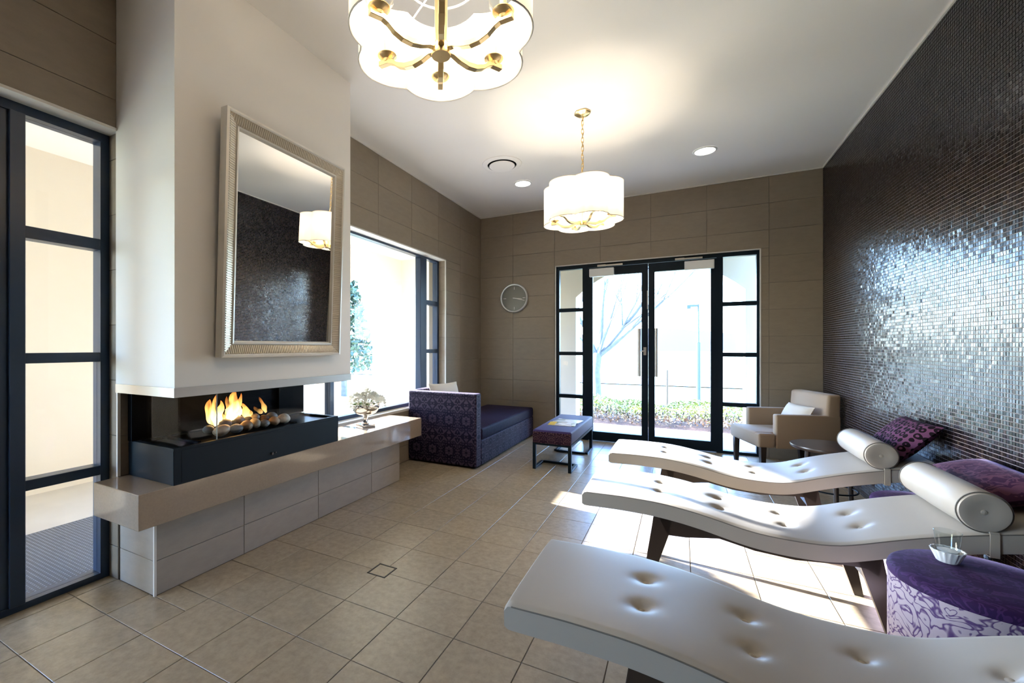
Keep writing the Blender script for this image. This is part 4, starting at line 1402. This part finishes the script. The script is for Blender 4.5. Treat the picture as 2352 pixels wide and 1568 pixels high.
part('hour_hand', hand(97, -.02, .115, .006, -.017), M['whitehand'], ck)
part('minute_hand', hand(104, -.02, .160, .0045, -.021), M['whitehand'], ck)
for a_ in (0, 90, 180, 270):
    part('hour_mark', hand(a_, .125, .165, .004, -.0125), M['whitehand'], ck)
part('hub', MB().lathe([(.001, -.026), (.008, -.026), (.008, -.012)], 12, axis='y', cap=False), M['whitehand'], ck)

# ------------------------------------------------------------------ ceiling fittings
va = tag(empty('air_vent', (-1.672, 4.274, CH)), 'round white ceiling air vent with a dark gap', 'vent')
part('outer_ring', MB().lathe([(.152, -.001), (.152, -.014), (.165, -.016), (.205, -.006), (.207, -.001)], 56, cap=False), M['ceiling'], va, smooth=True)
part('throat', MB().lathe([(.001, -.0015), (.154, -.0015)], 40, cap=False), M['blackin'], va)
part('centre_disc', MB().lathe([(.001, -.016), (.126, -.016), (.134, -.020), (.130, -.026), (.001, -.028)], 48, cap=False), M['ceiling'], va, smooth=True)
for (x, y, lab) in ((-1.651, 4.891, 'lit round downlight left of the far pendant'), (.203, 4.904, 'lit round downlight near the mosaic wall')):
    dl = tag(empty('downlight', (x, y, CH)), lab, 'downlight', 'ceiling downlights')
    part('rim', MB().lathe([(.088, -.001), (.088, -.008), (.094, -.010), (.106, -.004), (.107, -.001)], 44, cap=False), M['white_plastic'], dl, smooth=True)
    part('lens', MB().lathe([(.001, -.005), (.089, -.005), (.089, -.002), (.001, -.002)], 40, cap=False), M['dlight'], dl)
    ld = bpy.data.lights.new('downlight_beam', 'SPOT'); ld.energy = 12; ld.spot_size = R(110); ld.spot_blend = .8; ld.color = (1, .93, .82); ld.shadow_soft_size = .07
    lo = bpy.data.objects.new('downlight_beam', ld); COL.objects.link(lo); lo.parent = dl; lo.location = (0, 0, -.03)

# ------------------------------------------------------------------ scalloped pendant chandeliers
def scallop(th, off=0.0):
    b_, a_ = .17, .145
    t_ = (th + math.pi / 6) % (math.pi / 3) - math.pi / 6
    return b_ * math.cos(t_) + math.sqrt(a_ * a_ - (b_ * math.sin(t_)) ** 2) + off
def chandelier(x, y, label):
    c = tag(empty('pendant_chandelier', (x, y, CH)), label, 'chandelier', 'scalloped pendant chandeliers')
    z = lambda h: h - CH
    part('canopy', MB().lathe([(.001, -.001), (.062, -.001), (.064, -.010), (.050, -.022), (.012, -.030), (.001, -.030)], 36, cap=False, rfun=lambda a, h: 1 + .03 * math.cos(6 * a)), M['brass'], c, smooth=True)
    z0, z1 = z(3.135), z(2.60)
    n = 15
    ll = (z0 - z1) / n
    lm_ = []
    for o_ in (0, 1):
        pts = []
        for k in range(14):
            a = 2 * math.pi * k / 14
            u, w = .0095 * math.cos(a), (ll * .5 + .007) * math.sin(a)
            pts.append((u, 0, w) if o_ else (0, u, w))
        lm_.append(MB().tube(pts, .0026, 6, closed=True).mesh('chain_link', smooth=True))
    for k in range(n):
        obj('chain_link', lm_[k % 2], M['brass'], c, (0, 0, z0 - (k + .5) * ll))
    part('cord', MB().tube([(.010 * math.cos(k * 1.1), .010 * math.sin(k * 1.1), z0 - k * (z0 - z1) / 24) for k in range(25)], .0022, 6), M['brass'], c, smooth=True)
    part('stem', MB().lathe([(.008, z(2.61)), (.012, z(2.60)), (.022, z(2.59)), (.022, z(2.285)), (.030, z(2.275)), (.030, z(2.262))], 20), M['brass'], c, smooth=True)
    part('hub', MB().lathe([(.001, z(2.236)), (.032, z(2.236)), (.034, z(2.242)), (.030, z(2.262)), (.001, z(2.265))], 24, cap=False), M['brass'], c, smooth=True)
    zt, zb = z(2.560), z(2.262)
    m = 240
    ring_t = [(scallop(2 * math.pi * k / m) * math.cos(2 * math.pi * k / m), scallop(2 * math.pi * k / m) * math.sin(2 * math.pi * k / m)) for k in range(m)]
    sh = MB()
    hs_ = [zb, zb + .10, zb + .2, zt]
    vs = [(p[0], p[1], h) for h in hs_ for p in ring_t]
    fs = [(i * m + k, i * m + (k + 1) % m, (i + 1) * m + (k + 1) % m, (i + 1) * m + k) for i in range(3) for k in range(m)]
    sh.add(vs, fs)
    so_ = part('shade', sh, M['shade'], c, smooth=True)
    for h in (zb, zt):
        part('binding', MB().tube([(p[0], p[1], h) for p in ring_t[::3]], .003, 6, closed=True), M['shadetrim'], so_, smooth=True)
    part('spider_ring', MB().tube([(.13 * math.cos(a), .13 * math.sin(a), z(2.50)) for a in [2 * math.pi * k / 36 for k in range(36)]], .0035, 6, closed=True), M['white_plastic'], so_, smooth=True)
    for k in range(3):
        a = k * 2 * math.pi / 3 + math.pi / 6
        part('spider_spoke', MB().tube([(.02 * math.cos(a), .02 * math.sin(a), z(2.50)), (.258 * math.cos(a), .258 * math.sin(a), z(2.50))], .003, 6), M['white_plastic'], so_)
    # arms
    prof = [(.026, 2.262), (.045, 2.262), (.075, 2.250), (.110, 2.243), (.145, 2.246), (.175, 2.258), (.198, 2.276), (.215, 2.284), (.258, 2.284)]
    for k in range(6):
        a = k * math.pi / 3
        ca, sa = math.cos(a), math.sin(a)
        vs, fs = [], []
        for i, (r_, h) in enumerate(prof):
            for (du, dv) in ((-.010, -.016), (.010, -.016), (.010, .016), (-.010, .016)):
                wv = du
                vs.append((r_ * ca - wv * sa, r_ * sa + wv * ca, z(h) + dv * .6))
        for i in range(len(prof) - 1):
            for j in range(4):
                l = (j + 1) % 4
                fs.append((i * 4 + j, i * 4 + l, (i + 1) * 4 + l, (i + 1) * 4 + j))
        fs += [(3, 2, 1, 0), tuple(range(4 * len(prof) - 4, 4 * len(prof)))]
        ar = part('arm', MB().add(vs, fs), M['brass'], c, bevel=.0015, seg=1)
        cc = (.225 * ca, .225 * sa, 0)
        part('candle_cup', MB().lathe([(.012, z(2.286)), (.015, z(2.294)), (.030, z(2.300)), (.035, z(2.306)), (.034, z(2.309)), (.012, z(2.309))], 24, cc), M['brass'], ar, smooth=True)
        part('candle_sleeve', MB().lathe([(.011, z(2.308)), (.011, z(2.375))], 14, cc), M['candle'], ar, smooth=True)
        part('glass_dish', MB().lathe([(.013, z(2.309)), (.034, z(2.312)), (.045, z(2.330)), (.048, z(2.350)), (.0465, z(2.350)), (.043, z(2.331)), (.033, z(2.315)), (.013, z(2.312))], 30, cc, cap=False), M['crystal'], ar, smooth=True)
        part('bulb', MB().lathe([(.006, z(2.376)), (.012, z(2.390)), (.013, z(2.402)), (.008, z(2.420)), (.001, z(2.432))], 14, cc, cap=False), M['bulb'], ar, smooth=True)
        bd = bpy.data.lights.new('bulb_light', 'POINT'); bd.energy = BULB_W; bd.color = (1.0, .86, .68); bd.shadow_soft_size = .016
        bo = bpy.data.objects.new('bulb_light', bd); COL.objects.link(bo); bo.parent = ar; bo.location = (.225 * ca, .225 * sa, z(2.452))
    return c
chandelier(-.724, 1.286, 'scalloped drum chandelier overhead, cut by the top picture edge')
chandelier(-.718, 3.635, 'scalloped drum chandelier hanging farther away before the door')
